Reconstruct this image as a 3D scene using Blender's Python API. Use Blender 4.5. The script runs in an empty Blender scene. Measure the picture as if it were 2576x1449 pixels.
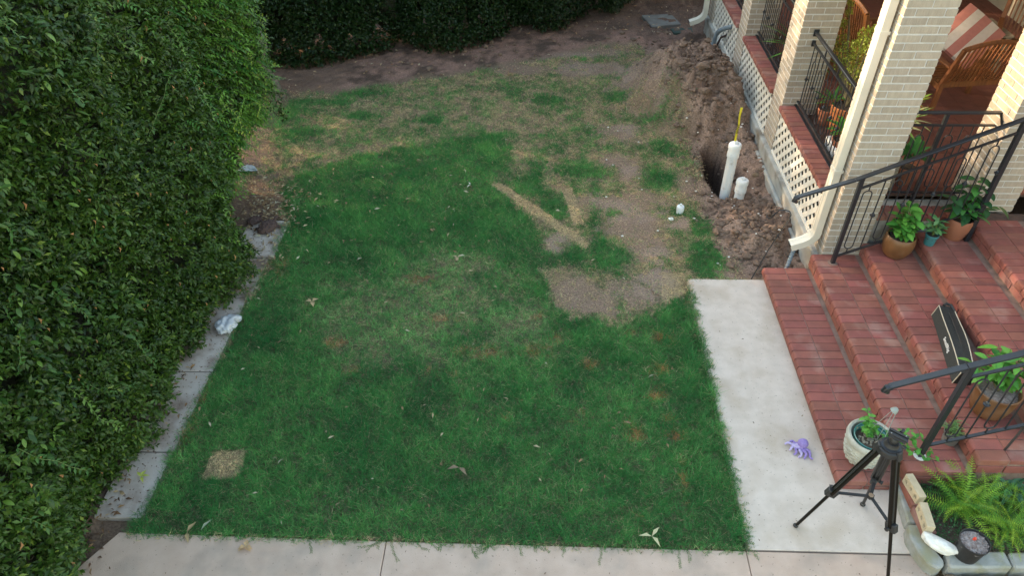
import bpy, bmesh, math, random
import numpy as np
from mathutils import Vector, Matrix, Euler
random.seed(7); RNG = np.random.default_rng(11)
D = bpy.data; SC = bpy.context.scene; COL = SC.collection
R = math.radians
# ------------------------------------------------------------------ camera
CAMZ = 5.09; FPX = 1808.5; CX, CY = 1288.0, 724.5
def cam_axes(pitch, roll, yaw):
    f = np.array([math.sin(yaw), math.cos(yaw), 0]); r = np.array([math.cos(yaw), -math.sin(yaw), 0]); u = np.array([0, 0, 1.])
    fw = f*math.cos(pitch)-u*math.sin(pitch); dn = -u*math.cos(pitch)-f*math.sin(pitch)
    c, s = math.cos(roll), math.sin(roll)
    return np.array([c*r+s*dn, -s*r+c*dn, fw])
CM = cam_axes(R(41.126), R(1.1346), R(-2.795))
def ray(px, py): return CM.T @ np.array([(px-CX)/FPX, (py-CY)/FPX, 1.])
def at(px, py, z=0.):
    d = ray(px, py); t = (z-CAMZ)/d[2]; return Vector((d[0]*t, d[1]*t, z))
def atX(px, py, X):
    d = ray(px, py); t = X/d[0]; return Vector((X, d[1]*t, CAMZ+d[2]*t))
def atY(px, py, Y):
    d = ray(px, py); t = Y/d[1]; return Vector((d[0]*t, Y, CAMZ+d[2]*t))
cam = D.objects.new('camera', D.cameras.new('camera')); COL.objects.link(cam); SC.camera = cam
cam.data.sensor_width = 36; cam.data.lens = 36*FPX/2576; cam.data.clip_end = 300; cam.data.clip_start = .05
mw = Matrix(((CM[0][0], -CM[1][0], -CM[2][0], 0), (CM[0][1], -CM[1][1], -CM[2][1], 0), (CM[0][2], -CM[1][2], -CM[2][2], CAMZ), (0, 0, 0, 1)))
cam.matrix_world = mw
# ------------------------------------------------------------------ world, sun
SUN_EL = R(16); SUN_DIR = Vector((-.93, .37, 0)).normalized()
SUN_V = Vector((SUN_DIR.x*math.cos(SUN_EL), SUN_DIR.y*math.cos(SUN_EL), math.sin(SUN_EL)))
W = D.worlds.new("World"); SC.world = W; W.use_nodes = True
nt = W.node_tree; nt.nodes.clear()
wo = nt.nodes.new('ShaderNodeOutputWorld'); bg = nt.nodes.new('ShaderNodeBackground'); sky = nt.nodes.new('ShaderNodeTexSky')
sky.sky_type = 'NISHITA'; sky.sun_disc = False; sky.sun_elevation = SUN_EL
sky.sun_rotation = math.atan2(SUN_DIR.x, SUN_DIR.y); sky.dust_density = 1.6; sky.air_density = 1.7; sky.ozone_density = .45
bg.inputs[1].default_value = .15
nt.links.new(sky.outputs[0], bg.inputs[0]); nt.links.new(bg.outputs[0], wo.inputs[0])
sl = D.lights.new('sun', 'SUN'); sl.energy = 2.0; sl.angle = R(.5); sl.color = (1, .74, .47)
so = D.objects.new('sun', sl); COL.objects.link(so); so.rotation_euler = SUN_V.to_track_quat('Z', 'Y').to_euler(); so.location = (-10, 5, 8)
SC.view_settings.view_transform = 'Standard'; SC.view_settings.look = 'None'; SC.view_settings.exposure = 2.2; SC.view_settings.gamma = 1
SC.render.film_transparent = False
# ------------------------------------------------------------------ noise
def vnoise(x, y, seed=0):
    xi = np.floor(x).astype(np.int64); yi = np.floor(y).astype(np.int64); xf = x-xi; yf = y-yi
    def h(a, b):
        n = (a*374761393+b*668265263+seed*974711) & 0x7fffffff
        n = ((n ^ (n >> 13))*1274126177) & 0x7fffffff
        return ((n ^ (n >> 16)) & 0xffff)/65535.
    u = xf*xf*(3-2*xf); v = yf*yf*(3-2*yf)
    return (h(xi, yi)*(1-u)+h(xi+1, yi)*u)*(1-v)+(h(xi, yi+1)*(1-u)+h(xi+1, yi+1)*u)*v
def fbm(x, y, s=1., o=4, seed=0):
    t = 0; a = .5; n = 0
    for k in range(o):
        t = t+a*vnoise(x*s, y*s, seed+k*17); n += a; s *= 2.03; a *= .5
    return t/n
def sst(a, b, x):
    t = np.clip((x-a)/(b-a), 0, 1); return t*t*(3-2*t)
# ------------------------------------------------------------------ materials
def mat(name, c1, c2=None, scale=8., rough=.8, bump=0., bscale=60., metal=0., rand=0., spec=.5, attr=None, detail=6., trans=0., stretch=None, c3=None, c3s=2., c3t=.6, coat=0., speck=None):
    m = D.materials.new(name); m.use_nodes = True; t = m.node_tree; N = t.nodes; L = t.links
    b = N['Principled BSDF']; b.inputs['Roughness'].default_value = rough; b.inputs['Metallic'].default_value = metal
    b.inputs['Specular IOR Level'].default_value = spec; b.inputs['Coat Weight'].default_value = coat
    geo = N.new('ShaderNodeNewGeometry'); src = geo.outputs['Position']
    if stretch:
        mp = N.new('ShaderNodeMapping'); mp.inputs['Scale'].default_value = stretch; L.new(src, mp.inputs[0]); src = mp.outputs[0]
    if attr:
        a = N.new('ShaderNodeAttribute'); a.attribute_name = attr; col = a.outputs['Color']
        if c2:
            nz = N.new('ShaderNodeTexNoise'); nz.inputs['Scale'].default_value = scale; nz.inputs['Detail'].default_value = detail; L.new(src, nz.inputs[0])
            mx = N.new('ShaderNodeMix'); mx.data_type = 'RGBA'; mx.blend_type = 'MULTIPLY'; mx.inputs[0].default_value = 1
            rp = N.new('ShaderNodeValToRGB'); rp.color_ramp.elements[0].color = (*c1, 1); rp.color_ramp.elements[1].color = (*c2, 1)
            rp.color_ramp.elements[0].position = .3; rp.color_ramp.elements[1].position = .7
            L.new(nz.outputs[0], rp.inputs[0]); L.new(col, mx.inputs[6]); L.new(rp.outputs[0], mx.inputs[7]); col = mx.outputs[2]
    else:
        c2 = c2 or tuple(x*.8 for x in c1)
        nz = N.new('ShaderNodeTexNoise'); nz.inputs['Scale'].default_value = scale; nz.inputs['Detail'].default_value = detail; L.new(src, nz.inputs[0])
        rp = N.new('ShaderNodeValToRGB'); rp.color_ramp.elements[0].color = (*c1, 1); rp.color_ramp.elements[1].color = (*c2, 1)
        rp.color_ramp.elements[0].position = .32; rp.color_ramp.elements[1].position = .68
        L.new(nz.outputs[0], rp.inputs[0]); col = rp.outputs[0]
        if c3:
            n3 = N.new('ShaderNodeTexNoise'); n3.inputs['Scale'].default_value = c3s; n3.inputs['Detail'].default_value = 5; L.new(src, n3.inputs[0])
            r3 = N.new('ShaderNodeValToRGB'); r3.color_ramp.elements[0].position = c3t-.06; r3.color_ramp.elements[1].position = c3t+.12
            L.new(n3.outputs[0], r3.inputs[0]); m3 = N.new('ShaderNodeMix'); m3.data_type = 'RGBA'
            L.new(r3.outputs[0], m3.inputs[0]); L.new(col, m3.inputs[6]); m3.inputs[7].default_value = (*c3, 1); col = m3.outputs[2]
    if speck:
        ns = N.new('ShaderNodeTexNoise'); ns.inputs['Scale'].default_value = speck[1]; ns.inputs['Detail'].default_value = 3; L.new(src, ns.inputs[0])
        rs_ = N.new('ShaderNodeValToRGB'); rs_.color_ramp.elements[0].position = speck[2]; rs_.color_ramp.elements[1].position = speck[2]+.05
        L.new(ns.outputs[0], rs_.inputs[0]); m5 = N.new('ShaderNodeMix'); m5.data_type = 'RGBA'
        L.new(rs_.outputs[0], m5.inputs[0]); L.new(col, m5.inputs[6]); m5.inputs[7].default_value = (*speck[0], 1); col = m5.outputs[2]
    if rand:
        oi = N.new('ShaderNodeObjectInfo'); hs = N.new('ShaderNodeHueSaturation')
        m1 = N.new('ShaderNodeMapRange'); m1.inputs[3].default_value = 1-rand; m1.inputs[4].default_value = 1+rand; L.new(oi.outputs['Random'], m1.inputs[0])
        mm = N.new('ShaderNodeMath'); mm.operation = 'MULTIPLY'; mm.inputs[1].default_value = 7.31; L.new(oi.outputs['Random'], mm.inputs[0])
        fr = N.new('ShaderNodeMath'); fr.operation = 'FRACT'; L.new(mm.outputs[0], fr.inputs[0])
        m2 = N.new('ShaderNodeMapRange'); m2.inputs[3].default_value = .5-.05*rand; m2.inputs[4].default_value = .5+.05*rand; L.new(fr.outputs[0], m2.inputs[0])
        L.new(m2.outputs[0], hs.inputs['Hue']); L.new(m1.outputs[0], hs.inputs['Value']); L.new(col, hs.inputs['Color']); col = hs.outputs[0]
    L.new(col, b.inputs['Base Color'])
    if bump:
        nb = N.new('ShaderNodeTexNoise'); nb.inputs['Scale'].default_value = bscale; nb.inputs['Detail'].default_value = 5; L.new(src, nb.inputs[0])
        bp = N.new('ShaderNodeBump'); bp.inputs['Strength'].default_value = bump; bp.inputs['Distance'].default_value = .01
        L.new(nb.outputs[0], bp.inputs['Height']); L.new(bp.outputs[0], b.inputs['Normal'])
    if trans:
        tr = N.new('ShaderNodeBsdfTranslucent'); L.new(col, tr.inputs[0]); ms = N.new('ShaderNodeMixShader'); ms.inputs[0].default_value = trans
        L.new(b.outputs[0], ms.inputs[1]); L.new(tr.outputs[0], ms.inputs[2]); L.new(ms.outputs[0], N['Material Output'].inputs[0])
    return m
M = {}
M['tan'] = mat('tan_brick', (.45, .38, .31), (.38, .32, .26), 30, .9, .5, 90, rand=.09, stretch=(1, 1, .25))
M['mortar'] = mat('light_mortar', (.66, .64, .62), (.57, .55, .54), 14, .95, .4, 80)
M['red'] = mat('red_paver', (.285, .094, .074), (.22, .077, .062), 9, .85, .35, 120, rand=.15, c3=(.33, .18, .15), c3s=3.5, c3t=.60, speck=((.16, .08, .065), 60, .68))
M['redmortar'] = mat('red_step_mortar', (.27, .18, .15), (.17, .11, .09), 12, .95, .5, 60)
M['darkjoint'] = mat('dark_joint', (.13, .075, .06), (.08, .05, .04), 20, .95)
M['concrete'] = mat('pale_concrete', (.63, .53, .465), (.54, .445, .38), 7, .85, .3, 150, c3=(.49, .395, .32), c3s=3.2, c3t=.57, speck=((.30, .25, .21), 45, .66))
M['pave'] = mat('pinkish_concrete', (.56, .41, .335), (.48, .345, .275), 6, .85, .3, 150, c3=(.34, .27, .225), c3s=1.9, c3t=.56, speck=((.25, .19, .15), 45, .665))
M['walk'] = mat('grey_beige_concrete', (.54, .475, .44), (.42, .35, .31), 5, .85, .3, 120, c3=(.21, .15, .12), c3s=2.8, c3t=.53, speck=((.14, .09, .07), 35, .62))
M['found'] = mat('foundation_concrete', (.42, .42, .40), (.30, .29, .27), 6, .9, .4, 60, c3=(.17, .14, .11), c3s=3, c3t=.58)
M['ground'] = mat('soil_and_turf', (.58, .56, .55), (1.35, 1.35, 1.35), 48, .95, 1., 60, attr='col', detail=10.)
M['clod'] = mat('soil_clod', (.225, .15, .112), (.12, .08, .058), 20, .95, .8, 60)
M['grass'] = mat('grass_blades', (1, 1, 1), None, rough=.6, spec=.3, attr='col', trans=.25)
M['leaf'] = mat('leaf', (1, 1, 1), None, rough=.42, spec=.34, attr='col', trans=.15)
M['dead'] = mat('dead_leaf', (1, 1, 1), None, rough=.8, spec=.2, attr='col', trans=.1)
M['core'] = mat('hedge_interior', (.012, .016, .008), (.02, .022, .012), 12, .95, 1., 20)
M['stem'] = mat('stem', (.16, .13, .07), (.10, .09, .05), 20, .8)
M['greenstem'] = mat('green_stem', (.16, .22, .07), (.10, .16, .05), 20, .6)
M['bark'] = mat('bark', (.20, .17, .14), (.12, .10, .08), 14, .95, .8, 30)
M['black'] = mat('black_painted_iron', (.016, .018, .024), (.022, .024, .03), 20, .32, .1, 80, spec=.6)
M['blackplastic'] = mat('black_plastic', (.018, .018, .02), (.026, .026, .028), 20, .5)
M['tripod'] = mat('tripod_tube', (.012, .010, .008), (.02, .016, .012), 30, .3, metal=.6)
M['cream'] = mat('cream_painted_metal', (.74, .69, .60), (.69, .64, .55), 6, .4)
M['lattice'] = mat('cream_lattice', (.76, .73, .68), (.68, .65, .59), 9, .55, .1, 60, rand=.05, c3=(.55, .50, .42), c3s=4, c3t=.66)
M['pvc'] = mat('white_pvc', (.78, .80, .82), (.70, .72, .75), 8, .3, c3=(.45, .42, .40), c3s=9, c3t=.66)
M['greypvc'] = mat('grey_conduit', (.22, .27, .31), (.17, .21, .25), 8, .45)
M['yellow'] = mat('yellow_tape', (.75, .62, .03), (.68, .55, .03), 5, .4)
M['white'] = mat('white_stone', (.82, .80, .77), (.68, .66, .62), 14, .7, .8, 25)
M['capwhite'] = mat('white_paint', (.8, .8, .8), (.72, .72, .72), 12, .5)
M['glaze'] = mat('brown_glazed_clay', (.19, .088, .034), (.14, .062, .025), 6, .42, .1, 60, c3=(.23, .14, .08), c3s=4, c3t=.6)
M['terra'] = mat('terracotta', (.33, .125, .07), (.26, .10, .06), 7, .7, .2, 70)
M['orange_terra'] = mat('orange_terracotta', (.55, .20, .07), (.45, .16, .06), 7, .7, .2, 70)
M['teal'] = mat('teal_plastic', (.05, .20, .22), (.04, .16, .18), 7, .45)
M['tealglaze'] = mat('green_glaze', (.06, .24, .22), (.04, .17, .16), 7, .2, coat=.5)
M['wicker'] = mat('pale_woven_stoneware', (.50, .49, .43), (.38, .37, .32), 16, .8, .5, 60)
M['potsoil'] = mat('potting_soil', (.05, .035, .025), (.10, .075, .055), 45, .95, 1., 60)
M['bark_chip'] = mat('bark_chips', (.16, .12, .11), (.34, .31, .31), 60, .8, .8, 60)
M['purple'] = mat('purple_yarn', (.27, .19, .48), (.34, .25, .56), 60, .9, 1., 90)
M['lilac'] = mat('pale_lilac_yarn', (.55, .47, .70), (.45, .36, .62), 60, .9, 1., 90)
M['bagcloth'] = mat('black_nylon', (.014, .016, .017), (.022, .024, .025), 50, .6, .4, 200)
M['baggrey'] = mat('charcoal_canvas', (.03, .036, .038), (.04, .046, .048), 50, .7, .4, 200)
M['piping'] = mat('cream_piping', (.62, .55, .44), (.55, .48, .38), 20, .6)
M['wood'] = mat('oiled_teak', (.23, .085, .027), (.13, .05, .018), 6, .5, .2, 50, stretch=(6, 6, 1), rand=.1)
M['greywood'] = mat('weathered_wood', (.30, .26, .20), (.20, .17, .13), 6, .8, .3, 50, stretch=(1, 6, 6))
M['fencewood'] = mat('fence_wood', (.15, .10, .07), (.09, .06, .045), 6, .85, .4, 40, stretch=(6, 6, 1), rand=.15)
M['pinkcloth'] = mat('rose_cloth', (.50, .20, .17), (.44, .17, .15), 20, .9, .3, 120)
M['palecloth'] = mat('cream_cloth', (.68, .60, .55), (.62, .54, .48), 20, .9, .3, 120)
M['curb'] = mat('weathered_curb', (.34, .34, .33), (.25, .26, .24), 12, .9, .5, 60, c3=(.26, .25, .17), c3s=6, c3t=.55)
M['holebrick'] = mat('buff_cored_brick', (.58, .48, .33), (.50, .41, .28), 18, .9, .5, 70)
M['rustbrown'] = mat('brown_iron', (.085, .05, .045), (.06, .035, .032), 22, .75, .8, 60)
M['plasticbag'] = mat('white_plastic_bag', (.60, .62, .68), (.72, .74, .80), 9, .28, .6, 18, trans=.3)
M['wrapper'] = mat('blue_grey_wrapper', (.25, .31, .36), (.42, .46, .50), 20, .35, .6, 30)
M['slabgrey'] = mat('dark_grey_slab', (.20, .195, .185), (.13, .12, .115), 6, .9, .4, 50)
M['boxgreen'] = mat('dark_green_lid', (.03, .06, .05), (.025, .045, .04), 8, .5)
M['wall'] = mat('house_wall', (.40, .35, .28), (.34, .30, .24), 5, .9)
M['ceil'] = mat('added_ceiling', (.55, .52, .46), (.5, .47, .42), 5, .9)
M['silver'] = mat('silver_metal', (.5, .5, .48), (.4, .4, .38), 9, .3, metal=.8)
M['bronze'] = mat('bronze_ring', (.55, .38, .25), (.45, .3, .2), 9, .35, metal=.6)
M['red_dot'] = mat('red_tag', (.70, .07, .04), (.55, .05, .03), 9, .5)
M['void'] = mat('painted_void_shade', (.02, .018, .015), (.03, .025, .02), 9, .95)  # near-black paint standing for the shade inside hollow places
M['greenwire'] = mat('grey_green_wire', (.33, .37, .35), (.27, .30, .28), 9, .5)
M['rock'] = mat('brown_rock', (.22, .15, .09), (.13, .10, .08), 8, .9, .9, 25)
# ------------------------------------------------------------------ object helpers
WL = {}
def link(o, parent=None):
    COL.objects.link(o)
    if parent: o.parent = parent
    return o
def thing(name, label, cat, loc=(0, 0, 0), group=None):
    o = D.objects.new(name, None); COL.objects.link(o); o.location = loc; o['label'] = label; o['category'] = cat
    o.empty_display_size = .1
    if group: o['group'] = group
    WL[o.name] = Vector(loc); return o
def wl(p): return WL.get(p.name, Vector((0, 0, 0))) if p else Vector((0, 0, 0))
def tag(o, label=None, cat=None, group=None, kind=None):
    if label: o['label'] = label
    if cat: o['category'] = cat
    if group: o['group'] = group
    if kind: o['kind'] = kind
    return o
class MB:
    def __init__(s): s.v = []; s.f = []
    def add(s, vs, fs):
        n = len(s.v); s.v += [Vector(p) for p in vs]; s.f += [tuple(i+n for i in f) for f in fs]; return s
    def box(s, a, b, mtx=None):
        (x0, y0, z0), (x1, y1, z1) = a, b
        vs = [Vector(p) for p in ((x0, y0, z0), (x1, y0, z0), (x1, y1, z0), (x0, y1, z0), (x0, y0, z1), (x1, y0, z1), (x1, y1, z1), (x0, y1, z1))]
        if mtx: vs = [mtx @ p for p in vs]
        return s.add(vs, ((0, 3, 2, 1), (4, 5, 6, 7), (0, 1, 5, 4), (1, 2, 6, 5), (2, 3, 7, 6), (3, 0, 4, 7)))
    def bar(s, p, q, w, h=None, up=(0, 0, 1)):
        h = h or w; p = Vector(p); q = Vector(q); d = (q-p); L = d.length
        if L < 1e-6: return s
        d /= L; u = Vector(up)
        if abs(d.dot(u)) > .98: u = Vector((1, 0, 0))
        sx = d.cross(u).normalized(); sz = sx.cross(d)
        vs = [p+sx*a*w/2+sz*b*h/2+d*c for c in (0, L) for a, b in ((-1, -1), (1, -1), (1, 1), (-1, 1))]
        return s.add(vs, ((3, 2, 1, 0), (4, 5, 6, 7), (0, 1, 5, 4), (1, 2, 6, 5), (2, 3, 7, 6), (3, 0, 4, 7)))
    def tube(s, pts, r, n=8, cap=True):
        pts = [Vector(p) for p in pts]; k = len(pts); rs = r if hasattr(r, '__len__') else [r]*k
        t0 = (pts[1]-pts[0]).normalized(); u = t0.orthogonal().normalized(); base = len(s.v)
        for i, p in enumerate(pts):
            t = (pts[min(i+1, k-1)]-pts[max(i-1, 0)]).normalized()
            u = (u-t*u.dot(t)).normalized() if (u-t*u.dot(t)).length > 1e-6 else t.orthogonal().normalized(); w = t.cross(u)
            for j in range(n):
                a = 2*math.pi*j/n; s.v.append(p+(u*math.cos(a)+w*math.sin(a))*rs[i])
        for i in range(k-1):
            for j in range(n):
                a = base+i*n+j; b = base+i*n+(j+1) % n; s.f.append((a, b, b+n, a+n))
        if cap: s.f.append(tuple(base+j for j in reversed(range(n)))); s.f.append(tuple(base+(k-1)*n+j for j in range(n)))
        return s
    def lathe(s, prof, c=(0, 0, 0), n=28, mtx=None, wob=0):
        base = len(s.v); c = Vector(c)
        for r, z in prof:
            for j in range(n):
                a = 2*math.pi*j/n; p = Vector((r*math.cos(a), r*math.sin(a), z))*1.0
                if wob: p += Vector((random.uniform(-wob, wob), random.uniform(-wob, wob), random.uniform(-wob, wob)))
                if mtx: p = mtx @ p
                s.v.append(p+c)
        for i in range(len(prof)-1):
            for j in range(n):
                a = base+i*n+j; b = base+i*n+(j+1) % n; s.f.append((a, b, b+n, a+n))
        s.f.append(tuple(base+j for j in reversed(range(n)))); s.f.append(tuple(base+(len(prof)-1)*n+j for j in range(n)))
        return s
    def prism(s, poly, z0, z1):
        n = len(poly); base = len(s.v)
        for z in (z0, z1):
            for p in poly: s.v.append(Vector((p[0], p[1], z)))
        s.f.append(tuple(base+i for i in reversed(range(n)))); s.f.append(tuple(base+n+i for i in range(n)))
        for i in range(n): j = (i+1) % n; s.f.append((base+i, base+j, base+n+j, base+n+i))
        return s
    def blob(s, c, rad, n=2, noise=.15, seed=0, mtx=None, flat=None):
        bm = bmesh.new(); bmesh.ops.create_icosphere(bm, subdivisions=n, radius=1); rr = random.Random(seed); ph = [rr.uniform(0, 6) for _ in range(6)]
        vs = []
        for v in bm.verts:
            p = v.co; k = 1+noise*(math.sin(p.x*3+ph[0])*math.sin(p.y*3.4+ph[1])+.6*math.sin(p.z*5+ph[2]+p.x*4)+.4*math.sin(p.y*9+ph[3])*math.sin(p.x*8+ph[4]))
            q = Vector((p.x*rad[0], p.y*rad[1], p.z*rad[2]))*k
            if flat is not None and q.z < flat: q.z = flat
            if mtx: q = mtx @ q
            vs.append(q+Vector(c))
        fs = [tuple(x.index for x in f.verts) for f in bm.faces]; bm.free(); return s.add(vs, fs)
    def build(s, name, m, parent=None, smooth=False, bevel=0):
        me = D.meshes.new(name); off = wl(parent)
        me.from_pydata([tuple(p-off) for p in s.v], [], s.f); me.materials.append(M[m] if isinstance(m, str) else m)
        if bevel:
            bm = bmesh.new(); bm.from_mesh(me); bmesh.ops.bevel(bm, geom=list(bm.edges), offset=bevel, segments=1, affect='EDGES'); bm.to_mesh(me); bm.free()
        if smooth:
            me.polygons.foreach_set('use_smooth', [True]*len(me.polygons)); me.set_sharp_from_angle(angle=R(40))
        me.update(); return link(D.objects.new(name, me), parent)
def struct(name, mb, m, **k):
    o = mb.build(name, m, **k); o['kind'] = 'structure'; return o
def npmesh(name, V, F, m, parent=None, col=None, smooth=False):
    """V (n,3), F (k,3|4) arrays; col per-vertex"""
    me = D.meshes.new(name); V = np.asarray(V, np.float32)-np.array(wl(parent), np.float32); F = np.asarray(F, np.int32); k, w = F.shape
    me.vertices.add(len(V)); me.vertices.foreach_set('co', V.ravel()); me.loops.add(k*w); me.loops.foreach_set('vertex_index', F.ravel())
    me.polygons.add(k); me.polygons.foreach_set('loop_start', np.arange(0, k*w, w, dtype=np.int32))
    try: me.polygons.foreach_set('loop_total', np.full(k, w, np.int32))
    except Exception: pass
    if smooth: me.polygons.foreach_set('use_smooth', np.ones(k, bool))
    if col is not None:
        a = me.attributes.new('col', 'FLOAT_COLOR', 'POINT'); c = np.ones((len(V), 4), np.float32); c[:, :3] = col; a.data.foreach_set('color', c.ravel())
    me.materials.append(M[m]); me.update(calc_edges=True); me.validate(); return link(D.objects.new(name, me), parent)
def unit(v): return v/np.maximum(np.linalg.norm(v, axis=1, keepdims=True), 1e-9)
def leaves(name, P, Dr, Nm, L, Wd, C, m='leaf', parent=None, fold=.18, curl=.12):
    P = np.asarray(P, float); Dr = unit(np.asarray(Dr, float)); S = unit(np.cross(Dr, Nm)); Nn = np.cross(S, Dr)
    L = np.asarray(L, float)[:, None]*np.ones((len(P), 1)); Wd = np.asarray(Wd, float)[:, None]*np.ones((len(P), 1))
    v0 = P; v1 = P+Dr*L*.45+S*Wd*.5+Nn*Wd*fold; v2 = P+Dr*L-Nn*L*curl; v3 = P+Dr*L*.45-S*Wd*.5+Nn*Wd*fold; v4 = P+Dr*L*.5
    n = len(P); V = np.stack([v0, v1, v2, v3, v4], 1).reshape(-1, 3); b = np.arange(n)[:, None]*5
    F = np.concatenate([b+np.array([0, 4, 1]), b+np.array([1, 4, 2]), b+np.array([2, 4, 3]), b+np.array([3, 4, 0])])
    return npmesh(name, V, F, m, parent, np.repeat(np.asarray(C), 5, axis=0))
BR = {}
def brickmesh(key, m, bev=.0035):
    if key in BR: return BR[key]
    bm = bmesh.new(); bmesh.ops.create_cube(bm, size=1)
    me = D.meshes.new(key); bm.to_mesh(me); bm.free(); me.materials.append(M[m]); BR[key] = me; return me
def bevmesh(key, m, dims, bev):
    k = (key, tuple(round(d, 3) for d in dims))
    if k in BR: return BR[k]
    mb = MB().box([-d/2 for d in dims], [d/2 for d in dims]); me = D.meshes.new(key); me.from_pydata([tuple(p) for p in mb.v], [], mb.f)
    bm = bmesh.new(); bm.from_mesh(me); bmesh.ops.bevel(bm, geom=list(bm.edges), offset=bev, segments=1, affect='EDGES'); bm.to_mesh(me); bm.free()
    me.materials.append(M[m]); BR[k] = me; return me
def piece(name, me, parent, a, b, jit=.0008, rot=.004):
    c = (Vector(a)+Vector(b))/2; o = D.objects.new(name, me); o.location = c-wl(parent)+Vector([random.uniform(-jit, jit) for _ in range(3)])
    o.rotation_euler = [random.uniform(-rot, rot) for _ in range(3)]; return link(o, parent)
def nosing(parent, a, b, name='brick'):
    dx, dy, dz = [b[i]-a[i] for i in range(3)]; k = ('nose', round(dx, 3), round(dy, 3), round(dz, 3))
    if k not in BR:
        pr = [(0, 0), (dx, 0), (dx, dz-.002), (dx-.002, dz), (.020, dz), (.009, dz-.005), (.003, dz-.012), (0, dz-.022)]; n = len(pr); vs = []
        for y, ins in ((-dy/2, .003), (-dy/2+.003, 0), (dy/2-.003, 0), (dy/2, .003)):
            cx_, cz_ = dx/2, dz/2
            vs += [(x-cx_-(math.copysign(ins, x-cx_)), y, z-cz_-(math.copysign(ins, z-cz_))) for x, z in pr]
        fs = [tuple(range(n)), tuple(reversed(range(3*n, 4*n)))]+[(r*n+(i+1) % n, r*n+i, (r+1)*n+i, (r+1)*n+(i+1) % n) for r in range(3) for i in range(n)]
        me = D.meshes.new('nosing_brick'); me.from_pydata(vs, [], fs); me.materials.append(M['red']); BR[k] = me
    return piece(name, BR[k], parent, a, b, .0008, .003)
def brick(parent, a, b, key='brick', m='tan', bev=.003, name='brick', jit=.0012, rot=.004):
    me = bevmesh(key, m, [abs(b[i]-a[i]) for i in range(3)], bev); return piece(name, me, parent, a, b, jit, rot)
# ------------------------------------------------------------------ lawn map
def poly_in(x, y, poly):
    ins = np.zeros(x.shape, bool); n = len(poly)
    for i in range(n):
        x0, y0 = poly[i]; x1, y1 = poly[(i+1) % n]
        c = ((y0 > y) != (y1 > y)) & (x < (x1-x0)*(y-y0)/((y1-y0) if y1 != y0 else 1e-9)+x0); ins ^= c
    return ins
def pxpoly(pts): return [tuple(at(*p)[:2]) for p in pts]
LUSH = pxpoly([(640, 440), (700, 470), (760, 430), (840, 408), (960, 380), (1100, 358), (1200, 336), (1268, 334), (1280, 385), (1268, 430), (1240, 460), (1290, 505), (1340, 560), (1368, 620), (1350, 680), (1378, 720), (1395, 775), (1450, 800), (1570, 815), (1670, 790), (1700, 745), (1740, 738), (1900, 1400), (300, 1345), (560, 900), (735, 545)])
DENSE = [(720, 270, 90, 18), (800, 255, 120, 12), (900, 290, 60, 10), (1330, 470, 60, 45), (1380, 500, 45, 45), (1440, 640, 60, 30), (1520, 620, 50, 40), (1500, 500, 26, 60), (1560, 640, 60, 30), (1780, 650, 75, 70), (1760, 575, 60, 30), (1690, 790, 55, 40), (1730, 870, 70, 70), (1760, 1000, 60, 90), (1640, 850, 90, 40), (1480, 860, 90, 30), (1560, 900, 100, 30), (1660, 450, 70, 35), (1600, 500, 30, 12), (1380, 250, 60, 18), (1560, 240, 50, 20), (1650, 300, 45, 30), (1670, 370, 40, 28), (1500, 330, 50, 20), (1350, 430, 30, 40), (1400, 520, 40, 60), (1500, 560, 30, 60), (1470, 430, 90, 25), (1230, 380, 50, 40), (1420, 640, 50, 25), (1530, 660, 60, 35), (1380, 650, 45, 30), (1560, 700, 25, 30), (900, 230, 120, 16), (700, 300, 60, 30), (760, 330, 90, 25), (1080, 300, 60, 18), (960, 560, 250, 90), (1200, 560, 130, 60), (800, 560, 100, 60)]
BARE = [(1560, 505, 130, 28), (1600, 555, 110, 50), (1640, 620, 70, 40), (1580, 740, 130, 40), (1450, 720, 60, 40), (1650, 700, 60, 30), (1500, 770, 90, 22), (1400, 610, 30, 30), (1480, 170, 160, 22), (1590, 200, 60, 45), (1640, 250, 30, 50), (1560, 330, 60, 30), (1550, 400, 40, 20), (1440, 130, 160, 14), (1740, 470, 40, 40), (660, 470, 60, 45), (640, 400, 40, 40), (1310, 170, 80, 16), (1580, 430, 30, 40), (1720, 560, 20, 25), (1830, 620, 30, 60), (1850, 690, 40, 14)]
ORANGE = [(1665, 850, 42, 16), (1655, 930, 42, 15), (1665, 990, 22, 18), (1700, 1095, 40, 16), (1590, 1085, 25, 30), (1680, 1050, 18, 12), (1140, 940, 18, 7), (1080, 930, 12, 6), (1220, 885, 45, 18), (1345, 880, 40, 22), (1480, 915, 28, 12), (1620, 1298, 20, 9), (1455, 1060, 25, 18), (840, 860, 35, 14), (880, 930, 28, 9), (1265, 1050, 14, 7), (1160, 880, 30, 16), (1585, 835, 22, 9), (470, 1100, 22, 50), (700, 680, 26, 40), (500, 1010, 16, 60), (1300, 130, 30, 9), (1285, 178, 12, 14), (1640, 1000, 14, 10), (1720, 1210, 10, 40), (820, 1180, 10, 8), (1360, 790, 18, 12), (1110, 800, 50, 16), (1050, 700, 46, 16), (1400, 850, 20, 14)]
MID = [(1100, 760, 260, 110), (1000, 850, 200, 80), (1300, 800, 120, 70), (1160, 660, 130, 40), (880, 800, 150, 60), (980, 880, 100, 50)]
STRIP1 = pxpoly([(1232, 462), (1262, 458), (1380, 535), (1486, 610), (1474, 626), (1420, 590), (1330, 529)])
STRIP2 = pxpoly([(1412, 472), (1440, 469), (1470, 560), (1443, 563)])
SQ = pxpoly([(532, 1134), (622, 1128), (600, 1200), (503, 1206)])
STRAW2 = pxpoly([(1660, 680), (1720, 682), (1730, 735), (1670, 760)])
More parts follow.
